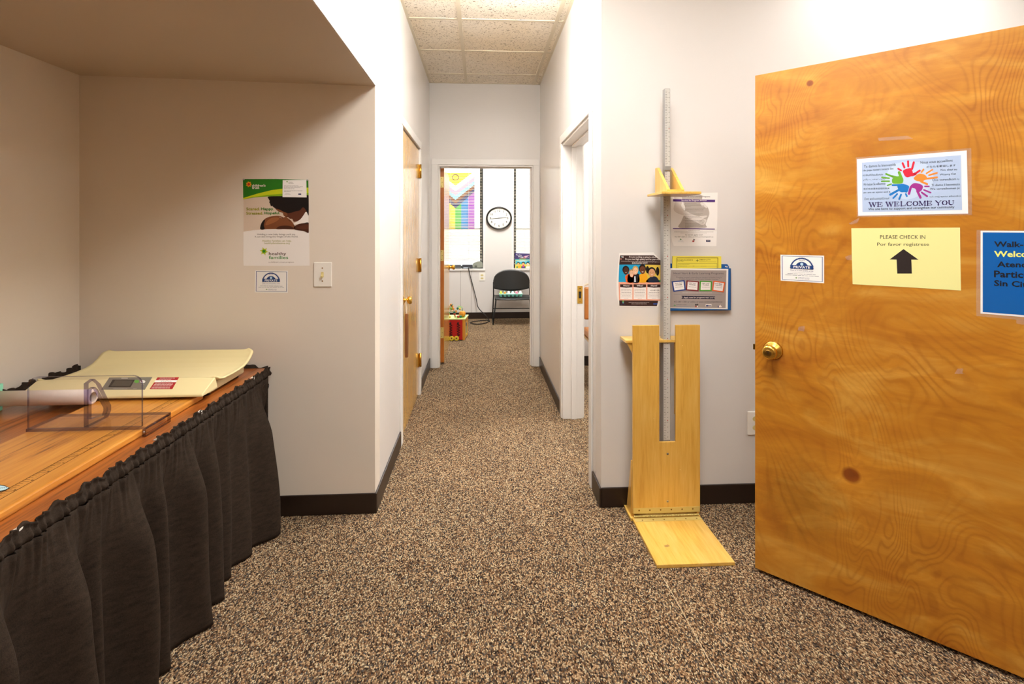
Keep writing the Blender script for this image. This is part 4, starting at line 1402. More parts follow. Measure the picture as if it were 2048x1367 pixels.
# ---- flyers on the right wall
RP = (0, YR, 0)
B = crop(1220, 370, 8.192)
S = Sheet(RP, WN, B)
S.sheet([(1000, 140), (1765, 120), (1758, 560), (1743, 1000), (1045, 995), (1018, 930), (1000, 820), (998, 500)], PAPER)
G1, G2, G3 = ink('#b8aea4'), ink('#dcd4cc'), ink('#e7e1da')
S.blob([(1060, 165), (1195, 165), (1205, 250), (1165, 330), (1200, 395), (1260, 440), (1200, 492), (1050, 420), (1060, 280)], G2, 1)
S.blob([(1195, 160), (1485, 155), (1510, 262), (1592, 352), (1620, 420), (1624, 480), (1600, 545), (1565, 640), (1555, 700), (1140, 700), (1165, 600), (1210, 490), (1232, 380), (1200, 280)], G1, 2)
S.blob([(1230, 420), (1330, 470), (1450, 508), (1578, 498), (1583, 520), (1530, 545), (1575, 565), (1570, 600), (1545, 640), (1490, 645), (1400, 600), (1210, 500)], G2, 3)
S.blob([(1478, 290), (1530, 285), (1592, 358), (1575, 372), (1530, 345), (1500, 340)], G3, 3)
for q in range(4):
    S.cap(1450 + q * 18, 600 + q * 10, 1540, 555 + q * 26, 3, ink('#a89c90'), 4)
S.text('Head Start & Early Learning Programs', 1122, 172, 1638, 206, ink('#5f5862'), 4, slope=0.0)
PUR = ink('#53307c')
S.poly([(1032, 230), (1720, 240), (1718, 277), (1032, 268)], PUR, 4)
S.text('Services for Pregnant Women', 1168, 238, 1582, 270, INKW, 5, 0.015)
DG = ink('#57504a')
for y, x0, x1 in ((296, 1226, 1420), (318, 1226, 1500), (335, 1226, 1540), (352, 1226, 1318), (380, 1226, 1555), (397, 1226, 1530), (423, 1226, 1532), (440, 1226, 1405), (468, 1226, 1523), (485, 1226, 1480), (513, 1226, 1470), (530, 1226, 1500), (546, 1226, 1330), (576, 1226, 1530), (592, 1226, 1560), (618, 1226, 1520), (633, 1226, 1500), (648, 1226, 1535), (663, 1226, 1520), (678, 1226, 1525), (692, 1226, 1310)):
    S.fine(x0, y, x1, 6, DG, 5)
for y in (318, 380, 423, 468, 513, 576, 618):
    S.ell(1211, y, 4, 4, DG, 5, 8)
S.poly([(1030, 703), (1715, 711), (1715, 727), (1030, 717)], PUR, 4)
S.fine(1285, 742, 1478, 6, DG, 1); S.fine(1050, 765, 1692, 6, DG, 1); S.fine(1155, 785, 1590, 6, DG, 1)
S.text('To enroll, apply now!', 1228, 803, 1516, 830, DG, 1, 0.01); S.text('413-387-1250 or online at www.communityaction.us', 1058, 836, 1690, 862, DG, 1)
S.star(1158, 888, 17, 8, 4, ink('#5a9a5a'), 1); S.fine(1122, 915, 1196, 6, ink('#5a8ab0'), 1); S.fine(1108, 927, 1212, 4, ink('#7aa0b8'), 1)
S.poly([(1362, 880), (1392, 884), (1386, 906), (1358, 902)], ink('#2a2628'), 1); S.poly([(1350, 905), (1384, 909), (1376, 932), (1345, 930)], ink('#a83a34'), 1)
S.text('R', 1368, 883, 1384, 902, INKW, 2); S.rect(1572, 896, 1644, 928, ink('#252a52'), 1); S.fine(1580, 912, 1638, 8, INKW, 2)
S.done('program_flyer', 'white flyer with purple bars and a pregnant belly, just below the sliding head piece', 'flyer')

C = crop(1220, 490, 8.192)
S = Sheet(RP, WN, C)
S.sheet([(152, 130), (500, 122), (715, 118), (735, 150), (835, 245), (840, 860), (790, 1014), (155, 1002), (124, 900), (108, 800), (108, 540)], PAPER)
CH = ink('#3a2320')
S.poly([(165, 166), (715, 166), (760, 198), (833, 250), (832, 326), (560, 318), (150, 318)], CH, 1)
S.text('Are you working or going to school?', 308, 176, 768, 212, INKW, 2, 0.012, 0.01); S.text('Do you need high quality care for your child?', 250, 212, 828, 248, INKW, 2, 0.012, 0.01)
S.text("Community Action Pioneer Valley's Head Start & Early Learning Programs are", 180, 254, 815, 271, INKW, 2, 0, 0.02)
S.text('ENROLLING NOW!', 362, 281, 614, 304, INKW, 2, 0.02)
S.ell(190, 190, 10, 12, ink('#8ab0b8'), 2); S.ell(212, 194, 9, 14, INKW, 2); S.ell(180, 226, 12, 12, ink('#c07a6a'), 2)
S.poly([(150, 318), (560, 318), (832, 326), (833, 608), (139, 604)], ink('#1c9ecb'), 1)
S.poly([(575, 318), (832, 326), (833, 608), (560, 606)], ink('#dfc04e'), 2)
def kid(cx, cy, rx, ry, skin, hair, shirt, spts):
    S.blob(spts, ink(shirt), 3)
    S.ell(cx, cy - ry * 0.18, rx * 1.12, ry * 0.98, ink(hair), 4, 22)
    S.ell(cx + rx * 0.03, cy + ry * 0.12, rx * 0.88, ry * 0.90, ink(skin), 5, 22)
    S.ell(cx - rx * 0.32, cy, rx * 0.10, ry * 0.06, ink('#241612'), 6, 8); S.ell(cx + rx * 0.36, cy, rx * 0.10, ry * 0.06, ink('#241612'), 6, 8)
    S.poly([(cx - rx * 0.32, cy + ry * 0.48), (cx + rx * 0.38, cy + ry * 0.46), (cx + rx * 0.05, cy + ry * 0.64)], ink('#f0e2d8'), 6)
kid(258, 412, 50, 66, '#4e2a1b', '#171212', '#e7611f', [(255, 560), (248, 510), (300, 470), (350, 470), (372, 604), (270, 604)])
kid(352, 455, 38, 52, '#e9b994', '#b98f5c', '#e7611f', [(300, 480), (400, 480), (390, 604), (290, 604)])
S.ell(352, 498, 26, 24, ink('#efc4a4'), 7, 14)
kid(415, 415, 44, 66, '#eebd95', '#cfa052', '#1d1a22', [(365, 606), (378, 505), (412, 478), (470, 470), (478, 606)])
S.poly([(392, 604), (396, 510), (415, 505), (424, 604)], ink('#d9dde2'), 6)
kid(530, 398, 52, 72, '#6e4026', '#1b1412', '#f1ab1e', [(460, 606), (466, 510), (510, 468), (590, 468), (620, 560), (615, 606)])
S.ell(612, 400, 26, 62, ink('#17120f'), 4, 14); S.ell(778, 428, 28, 72, ink('#17120f'), 4, 14)
kid(682, 445, 60, 74, '#d79f71', '#1a1412', '#1e2638', [(594, 606), (640, 535), (690, 512), (760, 520), (805, 580), (830, 606)])
S.poly([(800, 575), (833, 555), (833, 606), (812, 606)], ink('#2f9a3c'), 6)
S.poly([(140, 606), (833, 609), (835, 912), (148, 905)], ink('#f0aa8e'), 1)
for (x0, x1, tt) in ((165, 365, 'Where?'), (385, 590, 'Who?'), (612, 829, 'How?')):
    S.poly([(x0, 688), (x1, 688), (x1, 888), (x0, 884)], ink('#f6efe9'), 2)
    S.poly([(x0, 640), (x1, 642), (x1, 688), (x0 + (x1 - x0) * 0.5, 696), (x0, 684)], CH, 3)
    cxm = (x0 + x1) / 2
    S.text(tt, cxm - 52, 648, cxm + 52, 676, INKW, 4, 0.02)
    for q, y in enumerate((722, 746, 773, 800, 825, 848, 870)):
        wv = (0.42, 0.44, 0.40, 0.46, 0.36, 0.40, 0.16)[q] * (x1 - x0)
        if x0 == 612 and q == 1:
            S.text('413-387-1250', 662, 728, 806, 750, ink('#5a4a44'), 3, 0.012)
        elif not (x0 == 612 and q == 0):
            S.fine(cxm - wv, y, cxm + wv, 9 if q < 3 else 7, ink('#6a5a54' if q < 3 else '#9a8c86'), 3)
S.poly([(150, 903), (560, 905), (790, 908), (766, 998), (152, 990)], CH, 2)
S.fine(305, 938, 640, 9, INKW, 3); S.fine(350, 960, 612, 9, INKW, 3)
S.ell(214, 922, 13, 16, ink('#6fae5a'), 3); S.ell(214, 942, 14, 11, ink('#5a9ab8'), 3); S.fine(172, 970, 258, 8, ink('#2f4f8a'), 3); S.rect(708, 950, 775, 972, ink('#2f4f9a'), 3)
S.done('enrollment_flyer', 'flyer with photo of smiling children and three text boxes, left of the ruler pole', 'flyer')

# pocket holder with forms
BLU = M('#155ea4', 0.4)
ho = thing('wall_pocket', onY(1398, 618, YR), 'blue wall pocket holding forms, right of the ruler pole', 'wall pocket')
S = Sheet(RP, WN, C, lift=0.003)
S.sheet([(960, 300), (1918, 310), (1945, 350), (1948, 1056), (960, 1050)], BLU, 0.0028)
S.rect(1880, 340, 1925, 348, INKW, 1, 0.2); S.ell(1890, 352, 8, 8, INKW, 1, 10); S.ell(1912, 360, 8, 7, INKW, 1, 10)
S.done('backing_panel', None, None, None, ho)
FP = 0.022
m = MB()
tl, trr = onY(*C(960, 378), YR), onY(*C(1944, 390), YR)
br = onY(*C(1948, 1056), YR)
m.box(tl.x, YR - FP, br.z, trr.x + 0.001, YR - FP + 0.002, tl.z, BLU)
m.box(tl.x, YR - FP, br.z, trr.x + 0.001, YR - 0.003, br.z + 0.002, BLU)
m.box(trr.x - 0.001, YR - FP, br.z, trr.x + 0.001, YR - 0.003, tl.z, BLU)
link('front_pocket', m, ho)
S = Sheet((0, YR - FP, 0), WN, C, lift=0.0012)
S.sheet([(985, 376), (1936, 390), (1926, 1048), (985, 1030)], PAPER)
S.poly([(1000, 404), (1906, 412), (1892, 1028), (985, 1020), (985, 600)], M('#a39791', 0.55), 1)
NVG = ink('#4a4654')
S.text('Head Start & Early Learning Programs', 1042, 444, 1858, 486, NVG, 2)
S.rect(1045, 497, 1850, 501, ink('#7a7074'), 2, 0.008); S.rect(1045, 800, 1835, 804, ink('#7a7074'), 2, 0.012)
S.text('Providing licensed, comprehensive services to families living in', 1085, 514, 1828, 540, NVG, 2, 0, 0.008); S.text('Franklin, Hampshire, and Western Hampden Counties', 1138, 543, 1770, 566, NVG, 2, 0, 0.008)
for q, col_, t1, t2 in (([(1005, 592), (1220, 572), (1240, 736), (1036, 762)], '#243f86', 'FULL DAY', 'PROGRAMS'), ([(1250, 575), (1456, 592), (1448, 754), (1240, 738)], '#7a1f24', 'HALF DAY', 'PROGRAMS'),
                        ([(1470, 582), (1668, 590), (1662, 750), (1460, 750)], '#4a9a2c', 'FAMILY CHILD', 'CARE'), ([(1690, 580), (1886, 606), (1858, 772), (1668, 746)], '#e2662c', 'HOME', 'VISITING')):
    S.poly([(u + 6, v + 8) for u, v in q], ink('#8a7f7a'), 2)
    S.poly(q, ink(col_), 3)
    cxm = sum(p[0] for p in q) / 4; cym = sum(p[1] for p in q) / 4
    S.poly([(cxm + (u - cxm) * 0.80, cym + (v - cym) * 0.78) for u, v in q], ink('#f3ece8'), 4)
    sl_ = (q[1][1] - q[0][1]) / (q[1][0] - q[0][0])
    S.text(t1, cxm - 60, cym - 52 - 60 * sl_, cxm + 60, cym - 34 - 60 * sl_, ink('#3a3236'), 5, 0.01, sl_)
    S.text(t2, cxm - 52, cym - 26 - 52 * sl_, cxm + 52, cym - 8 - 52 * sl_, ink('#3a3236'), 5, 0.01, sl_)
    S.fine(cxm - 62, cym + 18 - 62 * sl_, cxm + 62, 9, ink('#6a6064'), 5, sl_)
S.fine(1185, 778, 1680, 9, ink('#e3dcd8'), 2)
S.poly([(1165, 828), (1722, 838), (1698, 860), (1722, 886), (1165, 876), (1190, 852)], ink('#1e1b34'), 3)
S.text('Apply now for programs near you!', 1204, 843, 1690, 872, INKW, 4, 0.008, 0.008)
S.text('413-387-1250 or online at www.communityaction.us', 1045, 912, 1838, 946, ink('#3a3640'), 3)
S.star(1058, 985, 22, 9, 4, ink('#6f9a6a'), 3); S.text('COMMUNITY ACTION', 1082, 966, 1250, 980, NVG, 3); S.fine(1082, 1000, 1330, 6, ink('#5a86b0'), 3)
S.ell(1406, 975, 14, 14, ink('#2a2628'), 3); S.ell(1434, 972, 10, 14, ink('#2a2628'), 3); S.ell(1404, 1003, 13, 13, ink('#b0442e'), 3); S.ell(1430, 1003, 8, 13, INKW, 3)
S.rect(1564, 966, 1662, 1002, ink('#e9e2dc'), 3); S.rect(1570, 980, 1606, 1000, ink('#24346e'), 4); S.rect(1606, 984, 1656, 996, ink('#3a4a80'), 4)
S.poly([(1784, 1016), (1780, 992), (1796, 984), (1806, 976), (1814, 978), (1812, 992), (1826, 994), (1824, 1016)], INKW, 3); S.rect(1764, 992, 1778, 1016, ink('#3a4a80'), 3)
S.done('program_sheet', 'grey program flyer with four coloured frames on the front of the blue wall pocket', 'flyer')
S = Sheet((0, YR - 0.012, 0), WN, C, lift=0.001)
S.sheet([(1026, 178), (1822, 182), (1822, 520), (1020, 520)], M('#f3e350', 0.6), 0.006)
BRK = ink('#5c4c22')
for (x0, y0, x1, y1) in ((1090, 203, 1768, 211), (1090, 203, 1097, 376), (1760, 206, 1768, 376)):
    S.rect(x0, y0, x1, y1, BRK, 1)
for (x0, y0, x1, y1) in ((1112, 298, 1750, 302), (1112, 298, 1115, 376), (1748, 298, 1751, 376), (1112, 345, 1750, 347)):
    S.rect(x0, y0, x1, y1, ink('#8a7a3a'), 1)
S.text('Formulario de solicitud de', 1098, 231, 1356, 250, BRK, 1, 0.01); S.text('Head Start', 1098, 252, 1208, 266, BRK, 1, 0.01)
S.star(1430, 252, 26, 11, 4, ink('#8a8a3a'), 1); S.text('COMMUNITY ACTION', 1456, 230, 1646, 246, BRK, 1, 0.01)
S.fine(1456, 258, 1600, 6, BRK, 1); S.fine(1456, 272, 1740, 5, BRK, 1); S.fine(1128, 314, 1300, 6, BRK, 1); S.fine(1128, 341, 1256, 5, BRK, 1); S.fine(1355, 341, 1384, 5, BRK, 1); S.fine(1486, 345, 1580, 5, BRK, 1)
S.done('form_pad', 'yellow printed forms standing in the blue wall pocket', 'forms')

# ---- signs on the open door
DP, DN = tuple(leaf_pt(0, 0)), LNOR
D = crop(1700, 290, 7.877)
S = Sheet(DP, DN, D, step=0.0002)
S.sheet([(95, 195), (430, 168), (1910, 46), (1918, 600), (1922, 1100), (110, 1135), (100, 700)], SLEEVE, 0.0003)
slv_mb = S.mb
S = Sheet(DP, DN, D, step=0.0002, lift=0.0009)
S.sheet([(110, 222), (1838, 85), (1852, 600), (1862, 1078), (130, 1112), (118, 700)], M('#f2eff2', 0.35), 0.0004)
S.poly([(186, 275), (1748, 158), (1757, 600), (1766, 1022), (196, 1055), (190, 700)], M('#b1c5e4', 0.4), 1)
S.blob([(700, 300), (1200, 300), (1300, 620), (900, 860), (560, 640)], M('#c0d3ec', 0.4), 2)
HC = {'r': ink('#d2203a'), 'g': ink('#6cab2e'), 'o': ink('#f08a34'), 'b': ink('#1274c2'), 'p': ink('#9c2c8a')}
HANDS = [('r', [(832, 405), (880, 378), (925, 366), (962, 366), (990, 430), (985, 470), (960, 492), (905, 508), (868, 490), (848, 455)],
          [(760, 372, 806, 400, 14), (830, 285, 858, 352, 16), (915, 256, 918, 335, 16), (1005, 274, 978, 375, 17), (975, 470, 1030, 452, 22), (1020, 455, 1098, 402, 16)]),
         ('g', [(668, 530), (720, 500), (795, 488), (836, 520), (838, 580), (805, 606), (700, 608), (666, 590)],
          [(775, 432, 808, 515, 22), (570, 455, 680, 500, 14), (660, 490, 740, 508, 16), (505, 508, 618, 522, 12), (500, 570, 620, 569, 11), (590, 635, 652, 613, 10)]),
         ('o', [(1005, 522), (1060, 462), (1120, 450), (1185, 472), (1216, 518), (1190, 545), (1162, 560), (1150, 590), (1095, 572), (1040, 560)],
          [(1128, 426, 1158, 382, 12), (1205, 445, 1298, 388, 12), (1245, 474, 1370, 438, 13), (1195, 530, 1372, 508, 14), (1120, 575, 1215, 614, 16)]),
         ('b', [(745, 640), (790, 616), (840, 612), (925, 642), (922, 700), (898, 746), (860, 742), (805, 742), (770, 712)],
          [(672, 632, 790, 628, 14), (635, 780, 770, 706, 17), (682, 834, 744, 770, 13), (775, 850, 805, 780, 14), (880, 770, 897, 804, 14)]),
         ('p', [(945, 655), (1000, 602), (1080, 605), (1146, 640), (1142, 690), (1110, 730), (1060, 745), (1030, 690), (985, 675)],
          [(930, 764, 958, 665, 19), (1062, 725, 1110, 825, 19), (1130, 745, 1215, 805, 14), (1165, 705, 1270, 748, 12), (1180, 650, 1245, 650, 11)])]
for kx, palm, fing in HANDS:
    S.blob(palm, HC[kx], 3)
    for f in fing:
        S.cap(*f, HC[kx], 4)
DK = ink('#1f2433')
def wl(t, x0, x1, yl, h, s_):
    S.text(t, x0, yl - h, x1, yl, DK, 3, 0.0, s_)
wl('Te damos la bienvenida', 220, 724, 360, 40, -0.07)
wl('Мы рады приветствовать Вас', 205, 690, 424, 36, -0.07)
wl('เรายินดีต้อนรับคุณ', 205, 520, 500, 42, -0.05)
wl('\ufee2\ufedc\ufe91 \ufe90\ufea3\ufeae\ufee7 \ufee6\ufea4\ufee7', 212, 558, 566, 34, -0.05)
wl('Wir heissen Sie willkommen', 212, 560, 640, 38, -0.05)
wl('我们在这里欢迎您的到来', 214, 625, 705, 28, -0.025)
wl('हम आप का स्वागत करते हैं', 212, 636, 768, 32, -0.03)
wl('Σας καλωσορίζουμε', 228, 620, 872, 42, -0.03)
wl('Nous vous accueillons', 1110, 1616, 295, 40, -0.07)
wl('あなたを歓迎します', 1205, 1665, 362, 34, -0.06)
wl('Nou akeyi ou', 1430, 1686, 416, 40, -0.04)
wl('Witamy Cię', 1415, 1666, 490, 40, -0.05)
wl('Ons verwelkom u', 1295, 1718, 568, 36, -0.045)
wl('Ti diamo il benvenuto', 1285, 1732, 650, 36, -0.04)
wl('We verwelkomen je', 1260, 1728, 718, 40, -0.04)
wl('અમે તમારું સ્વાગત કરીએ છીએ', 1252, 1742, 832, 32, -0.025)
S.slab('WE WELCOME YOU', 298, 902, 1642, 972, ink('#33205c'), 4, -0.024)
S.text('We are here to support and strengthen our community', 288, 990, 1646, 1038, DK, 3, 0.008, -0.026)
wel = S.done('welcome_sign', 'laminated blue WE WELCOME YOU sign with five painted handprints on the open door', 'sign')
link('laminate_sleeve', type('o', (), {'v': slv_mb.v, 'f': slv_mb.f, 'fm': slv_mb.fm, 'sm': slv_mb.sm, 'mats': slv_mb.mats})(), wel, recalc=False)

E = crop(1540, 440, 4.0315)
S = Sheet(DP, DN, E)
S.sheet([(656, 65), (1090, 61), (1532, 60), (1535, 300), (1540, 567), (1100, 540), (666, 516), (660, 300)], M('#ebe79c', 0.55))
BK = ink('#2b2220')
S.text('PLEASE CHECK IN', 888, 121, 1252, 151, BK, 1); S.text('Por favor regístrese', 864, 181, 1282, 214, BK, 1)
S.poly([(1077, 233), (1197, 318), (1140, 318), (1144, 430), (1026, 430), (1021, 318), (965, 316)], BK, 1)
S.done('check_in_sign', 'pale yellow PLEASE CHECK IN paper with a black up arrow on the open door', 'sign')

private_card(DP, DN, E, [(84, 278), (436, 286), (436, 508), (86, 487)], 'small white PRIVATE notice on the open wooden door, left of the yellow paper')

S = Sheet(DP, DN, E, step=0.0003)
S.sheet([(1665, 79), (2640, 84), (2640, 860), (1662, 772)], SLEEVE, 0.0003)
slv = S.mb
S = Sheet(DP, DN, E, step=0.0003, lift=0.001)
S.sheet([(1698, 85), (2600, 92), (2600, 826), (1697, 752)], M('#f4f2f0', 0.3), 0.0004)
S.poly([(1715, 98), (2580, 104), (2580, 806), (1715, 740)], M('#0d5fae', 0.25), 1)
BL2, YE = ink('#12161e'), ink('#f0f07a')
S.text('Walk-Ins', 1806, 170, 2150, 216, BL2, 2, 0.025, 0.01); S.text('Welcome', 1806, 248, 2200, 296, YE, 2, 0.025, 0.008)
S.text('Atención a', 1830, 332, 2260, 380, BL2, 2, 0.025, 0.01); S.text('Particulares', 1806, 405, 2290, 460, BL2, 2, 0.025, 0.03); S.text('Sin Cita', 1806, 482, 2110, 530, BL2, 2, 0.025, 0.045)
wk = S.done('walk_in_sign', 'laminated blue sign with black and yellow lettering at the right edge of the open door', 'sign')
link('laminate_sleeve', type('o', (), {'v': slv.v, 'f': slv.f, 'fm': slv.fm, 'sm': slv.sm, 'mats': slv.mats})(), wk, recalc=False)

# bits of old tape on the door
F1c = crop(1500, 260, 2.8485)
taps = [([(276, 1120), (313, 1114), (308, 1147), (273, 1140)], 'square tape scrap on the open door right of the knob', F1c),
        ([(562, 532), (625, 498), (612, 528), (575, 538)], 'thin tape scrap on the open door between the welcome and check in signs', F1c),
        ([(541, 722), (578, 708), (580, 740), (552, 738)], 'torn tape scrap on the open door at the left of the yellow paper', F1c),
        ([(728, 44), (898, 32), (930, 50), (735, 62)], 'long tape strip on the open door high above the welcome sign', F1c),
        ([(1517, 1074), (1575, 1080), (1575, 1110), (1517, 1102)], 'tape strip on the open door under the blue sign', F1c),
        ([(764, 262), (775, 244), (796, 243), (792, 258), (800, 262)], 'torn tape scrap on the bare middle of the open door below the yellow paper', crop(1480, 600, 1.7817))]
for pts, lab, tfm in taps:
    S = Sheet(DP, DN, tfm)
    S.sheet(pts, TAPE, 0.0002)
    S.done('tape_scrap', lab, 'tape', 'old tape scraps on the open door')

# ================================================================== THE ROOM AT THE HALLWAY END
# ---- wall clock
cc = onY(998, 436, YW - 0.01)
ck = thing('wall_clock', (cc.x, YW, cc.z - 0.18), 'round white wall clock with black rim between the two blinds', 'clock')
RX, RZ = 0.205, 0.181
m = MB()
N = 48
ring = [(0.87, 0.030), (0.90, 0.040), (0.95, 0.044), (1.0, 0.034), (1.0, 0.001), (0.87, 0.001)]
vs = [Vector((cc.x + RX * r * cos(2 * pi * i / N), YW - h, cc.z + RZ * r * sin(2 * pi * i / N))) for (r, h) in ring for i in range(N)]
fs = [(a * N + i, a * N + (i + 1) % N, ((a + 1) % 6) * N + (i + 1) % N, ((a + 1) % 6) * N + i) for a in range(6) for i in range(N)]
m.add(vs, fs, M('#171513', 0.3), True)
link('rim', m, ck)
class Dial(Sheet):
    def P(s, u, v, lay=0.0):
        return Vector((cc.x + RX * u, YW - 0.022 - lay * 0.0005, cc.z + RZ * v))
S = Dial((0, YW, 0), (0, -1, 0), None)
S.poly([(0.89 * cos(2 * pi * i / N), 0.89 * sin(2 * pi * i / N)) for i in range(N)], M('#f4f1ec', 0.4), 0)
for h in range(1, 13):
    a = pi / 2 - h * pi / 6
    w = 0.016 if h == 1 else (0.066 if h == 11 else (0.055 if h < 10 else 0.10))
    t_ = str(h)
    vsx, fsx = text_geo(t_, 0.010)
    out = [S.P(0.66 * cos(a) - w + p * 2 * w, 0.66 * sin(a) - 0.095 + q * 0.19, 1) for p, q in vsx]
    S.mb.add(out, S.orient(out, fsx), ink('#2a2624'))
for q in range(60):
    a = q * pi / 30
    r0 = 0.80 if q % 5 == 0 else 0.83
    S.cap(r0 * cos(a), r0 * sin(a), 0.86 * cos(a), 0.86 * sin(a), 0.008 if q % 5 == 0 else 0.004, ink('#4a4644'), 1)
S.done('dial', None, None, None, ck)
m = MB()
def hand(dx, dz, w, y):
    L = hypot(dx, dz)
    px_, pz_ = -dz / L * w, dx / L * w
    P = [(0 - dx * 0.1 + px_, 0 - dz * 0.1 + pz_), (dx + px_ * 0.6, dz + pz_ * 0.6), (dx - px_ * 0.6, dz - pz_ * 0.6), (-dx * 0.1 - px_, -dz * 0.1 - pz_)]
    m.prism(P, y, y + 0.001, lambda a, b, v: Vector((cc.x + RX * a, YW - v, cc.z + RZ * b)), ink('#1d1a1a'))
hand(-0.74, -0.075, 0.022, 0.0245); hand(0.58, 0.055, 0.026, 0.0265)
m.lathe([(0.006, 0), (0.006, 0.004), (0, 0.005)], (cc.x, YW - 0.024, cc.z), (0, -1, 0), ink('#1d1a1a'), 12)
link('hands', m, ck)
m = MB(); m.prism([(0.885 * RX * cos(2 * pi * i / N), 0.885 * RZ * sin(2 * pi * i / N)) for i in range(N)], 0.030, 0.031, lambda a, b, w: Vector((cc.x + a, YW - w, cc.z + b)), GLASS)
link('glass_cover', m, ck)

# ---- black stacking chair
ch = thing('stacking_chair', (0.47, 7.85, 0), 'black plastic stacking chair on wire sled legs below the wall clock', 'chair')
CX0, CX1 = 0.192, 0.748
def seat_pt(u, v):
    x = CX0 + 0.01 + u * (CX1 - CX0 - 0.02)
    e = (u - 0.5) * 2
    y0_, y1_ = 7.63 - 0.03 * (1 - e * e), 8.01
    y = y0_ + (y1_ - y0_) * v
    z = 0.405 - 0.016 * (1 - e * e) * sin(pi * min(1, v * 1.2)) - (0.02 * (1 - v / 0.15) ** 2 if v < 0.15 else 0)
    return Vector((x, y, z))
m = MB(); m.grid(seat_pt, 28, 16, BLACKP); link('seat', m, ch, solid=0.012, recalc=False)
def back_pt2(u, v):
    e = (u - 0.5) * 2
    zt = 0.625 + 0.163 * max(0.0, 1 - abs(e) ** 2.6) ** 0.55
    zb = 0.505 - 0.045 * (1 - e * e)
    x = (CX0 + CX1) / 2 + e * (CX1 - CX0) / 2
    z = zb + (zt - zb) * v
    y = 8.00 + 0.055 * (1 - e * e) + 0.07 * (z - 0.5)
    return Vector((x, y, z))
m = MB(); m.grid(back_pt2, 36, 14, BLACKP); link('backrest', m, ch, solid=0.012, recalc=False)
WIRE = M('#141312', 0.3, 0.3)
for sgn, x in ((-1, CX0), (1, CX1)):
    m = MB()
    xo = x + sgn * 0.012
    m.tube([(x, 8.02, 0.60), (x, 7.995, 0.50), (x, 7.985, 0.41), (xo, 8.03, 0.10), (xo, 8.03, 0.03), (xo, 8.01, 0.010), (xo, 7.70, 0.010), (xo + 0 * sgn, 7.655, 0.014), (xo, 7.645, 0.035), (x - sgn * 0.03, 7.67, 0.385), (x - sgn * 0.035, 7.72, 0.393), (x - sgn * 0.035, 7.96, 0.393)], 0.0095, WIRE, 8)
    link('sled_leg', m, ch)
m = MB(); m.tube([(CX0 - 0.006, 8.02, 0.192), (CX1 + 0.006, 8.02, 0.192)], 0.007, WIRE, 8); link('crossbar', m, ch)

# ---- toy egg carton
MN = M('#7fd6c4', 0.5); MNL = M('#a8e4d6', 0.5)
EX0, EX1, EY0, EY1, EZ = 0.268, 0.622, 7.735, 7.865, 0.405
ec = thing('toy_egg_carton', ((EX0 + EX1) / 2, 7.8, EZ), 'mint toy egg carton holding coloured eggs on the black chair seat', 'egg carton')
m = MB()
m.box(EX0, EY0, EZ + 0.036, EX1, EY1, EZ + 0.046, MNL)
link('tray_rim', m, ec, bevel=0.003)
eggs = []
for j in range(2):
    for i in range(6):
        x = EX0 + 0.03 + i * (EX1 - EX0 - 0.06) / 5
        y = EY0 + 0.034 + j * 0.062
        m = MB(); m.lathe([(0.018, 0), (0.022, 0.002), (0.0275, 0.036)], (x, y, EZ + 0.001), (0, 0, 1), MN, 14)
        link('cup', m, ec)
        eggs.append((i, j, x, y))
EC = ['#d7e04a', '#e8a24c', '#f2f0ea', '#f2f0ea', '#e88aa8', '#f4f2ec', '#b8dc54', '#4cc2c8', '#f2f0ea', '#3fb6bf', '#f2f0ea', '#f4f2ec']
EN = ['lime green', 'orange', 'white', 'white', 'pink', 'white', 'pale green', 'teal', 'white', 'turquoise', 'white', 'white']
for (i, j, x, y), c_, nm in zip(eggs, EC, EN):
    m = MB(); m.ball((x, y, EZ + 0.052), (0.0215, 0.0215, 0.029), M(c_, 0.35), 16, 12)
    if nm == 'white':
        link('toy_egg', m, None, label='white toy egg in the mint carton on the black chair', cat='toy egg', group='white toy eggs in the mint carton')
    else:
        link('toy_egg', m, None, label='%s toy egg in the mint carton on the black chair' % nm, cat='toy egg', group='coloured toy eggs in the mint carton')

# ---- activity cube with bead maze
q0 = Vector((-0.205, 6.63, 0)); ca = radians(6.5)
QX = Vector((cos(ca), -sin(ca), 0)); QX = Vector((cos(ca), -sin(ca) * 0 + 0.0, 0)).normalized(); QY = Vector((sin(ca), cos(ca), 0))
QW, QH = 0.30, 0.272
def qp(a, b, z):      # a: leftwards from the right front corner, b: backwards
    return q0 - QX * a + QY * b + Vector((0, 0, z))
cu = thing('activity_cube', qp(QW / 2, QW / 2, 0), 'wooden toy cube with red front and bead maze on top beside the far door', 'toy')
OWD = mat_grain('toy_wood', '#b87420', '#dc9a34', '#e8ae4c', 2, 30)
def qbox(m, a0, b0, z0, a1, b1, z1, mt):
    m.box(a0, b0, z0, a1, b1, z1, mt, lambda p: qp(p.x, p.y, p.z))
m = MB()
qbox(m, 0, 0.008, 0.012, QW, QW, QH - 0.008, OWD)
qbox(m, 0.0, 0, 0.004, 0.03, 0.03, QH - 0.004, OWD); qbox(m, QW - 0.03, 0, 0.004, QW, 0.03, QH - 0.004, OWD)
link('cube_body', m, cu, bevel=0.003)
m = MB(); qbox(m, 0.028, 0.002, 0.012, QW - 0.028, 0.008, QH - 0.012, M('#c01a1a', 0.35)); fp = link('front_panel', m, cu); fp['label'] = 'red front panel'
m = MB()
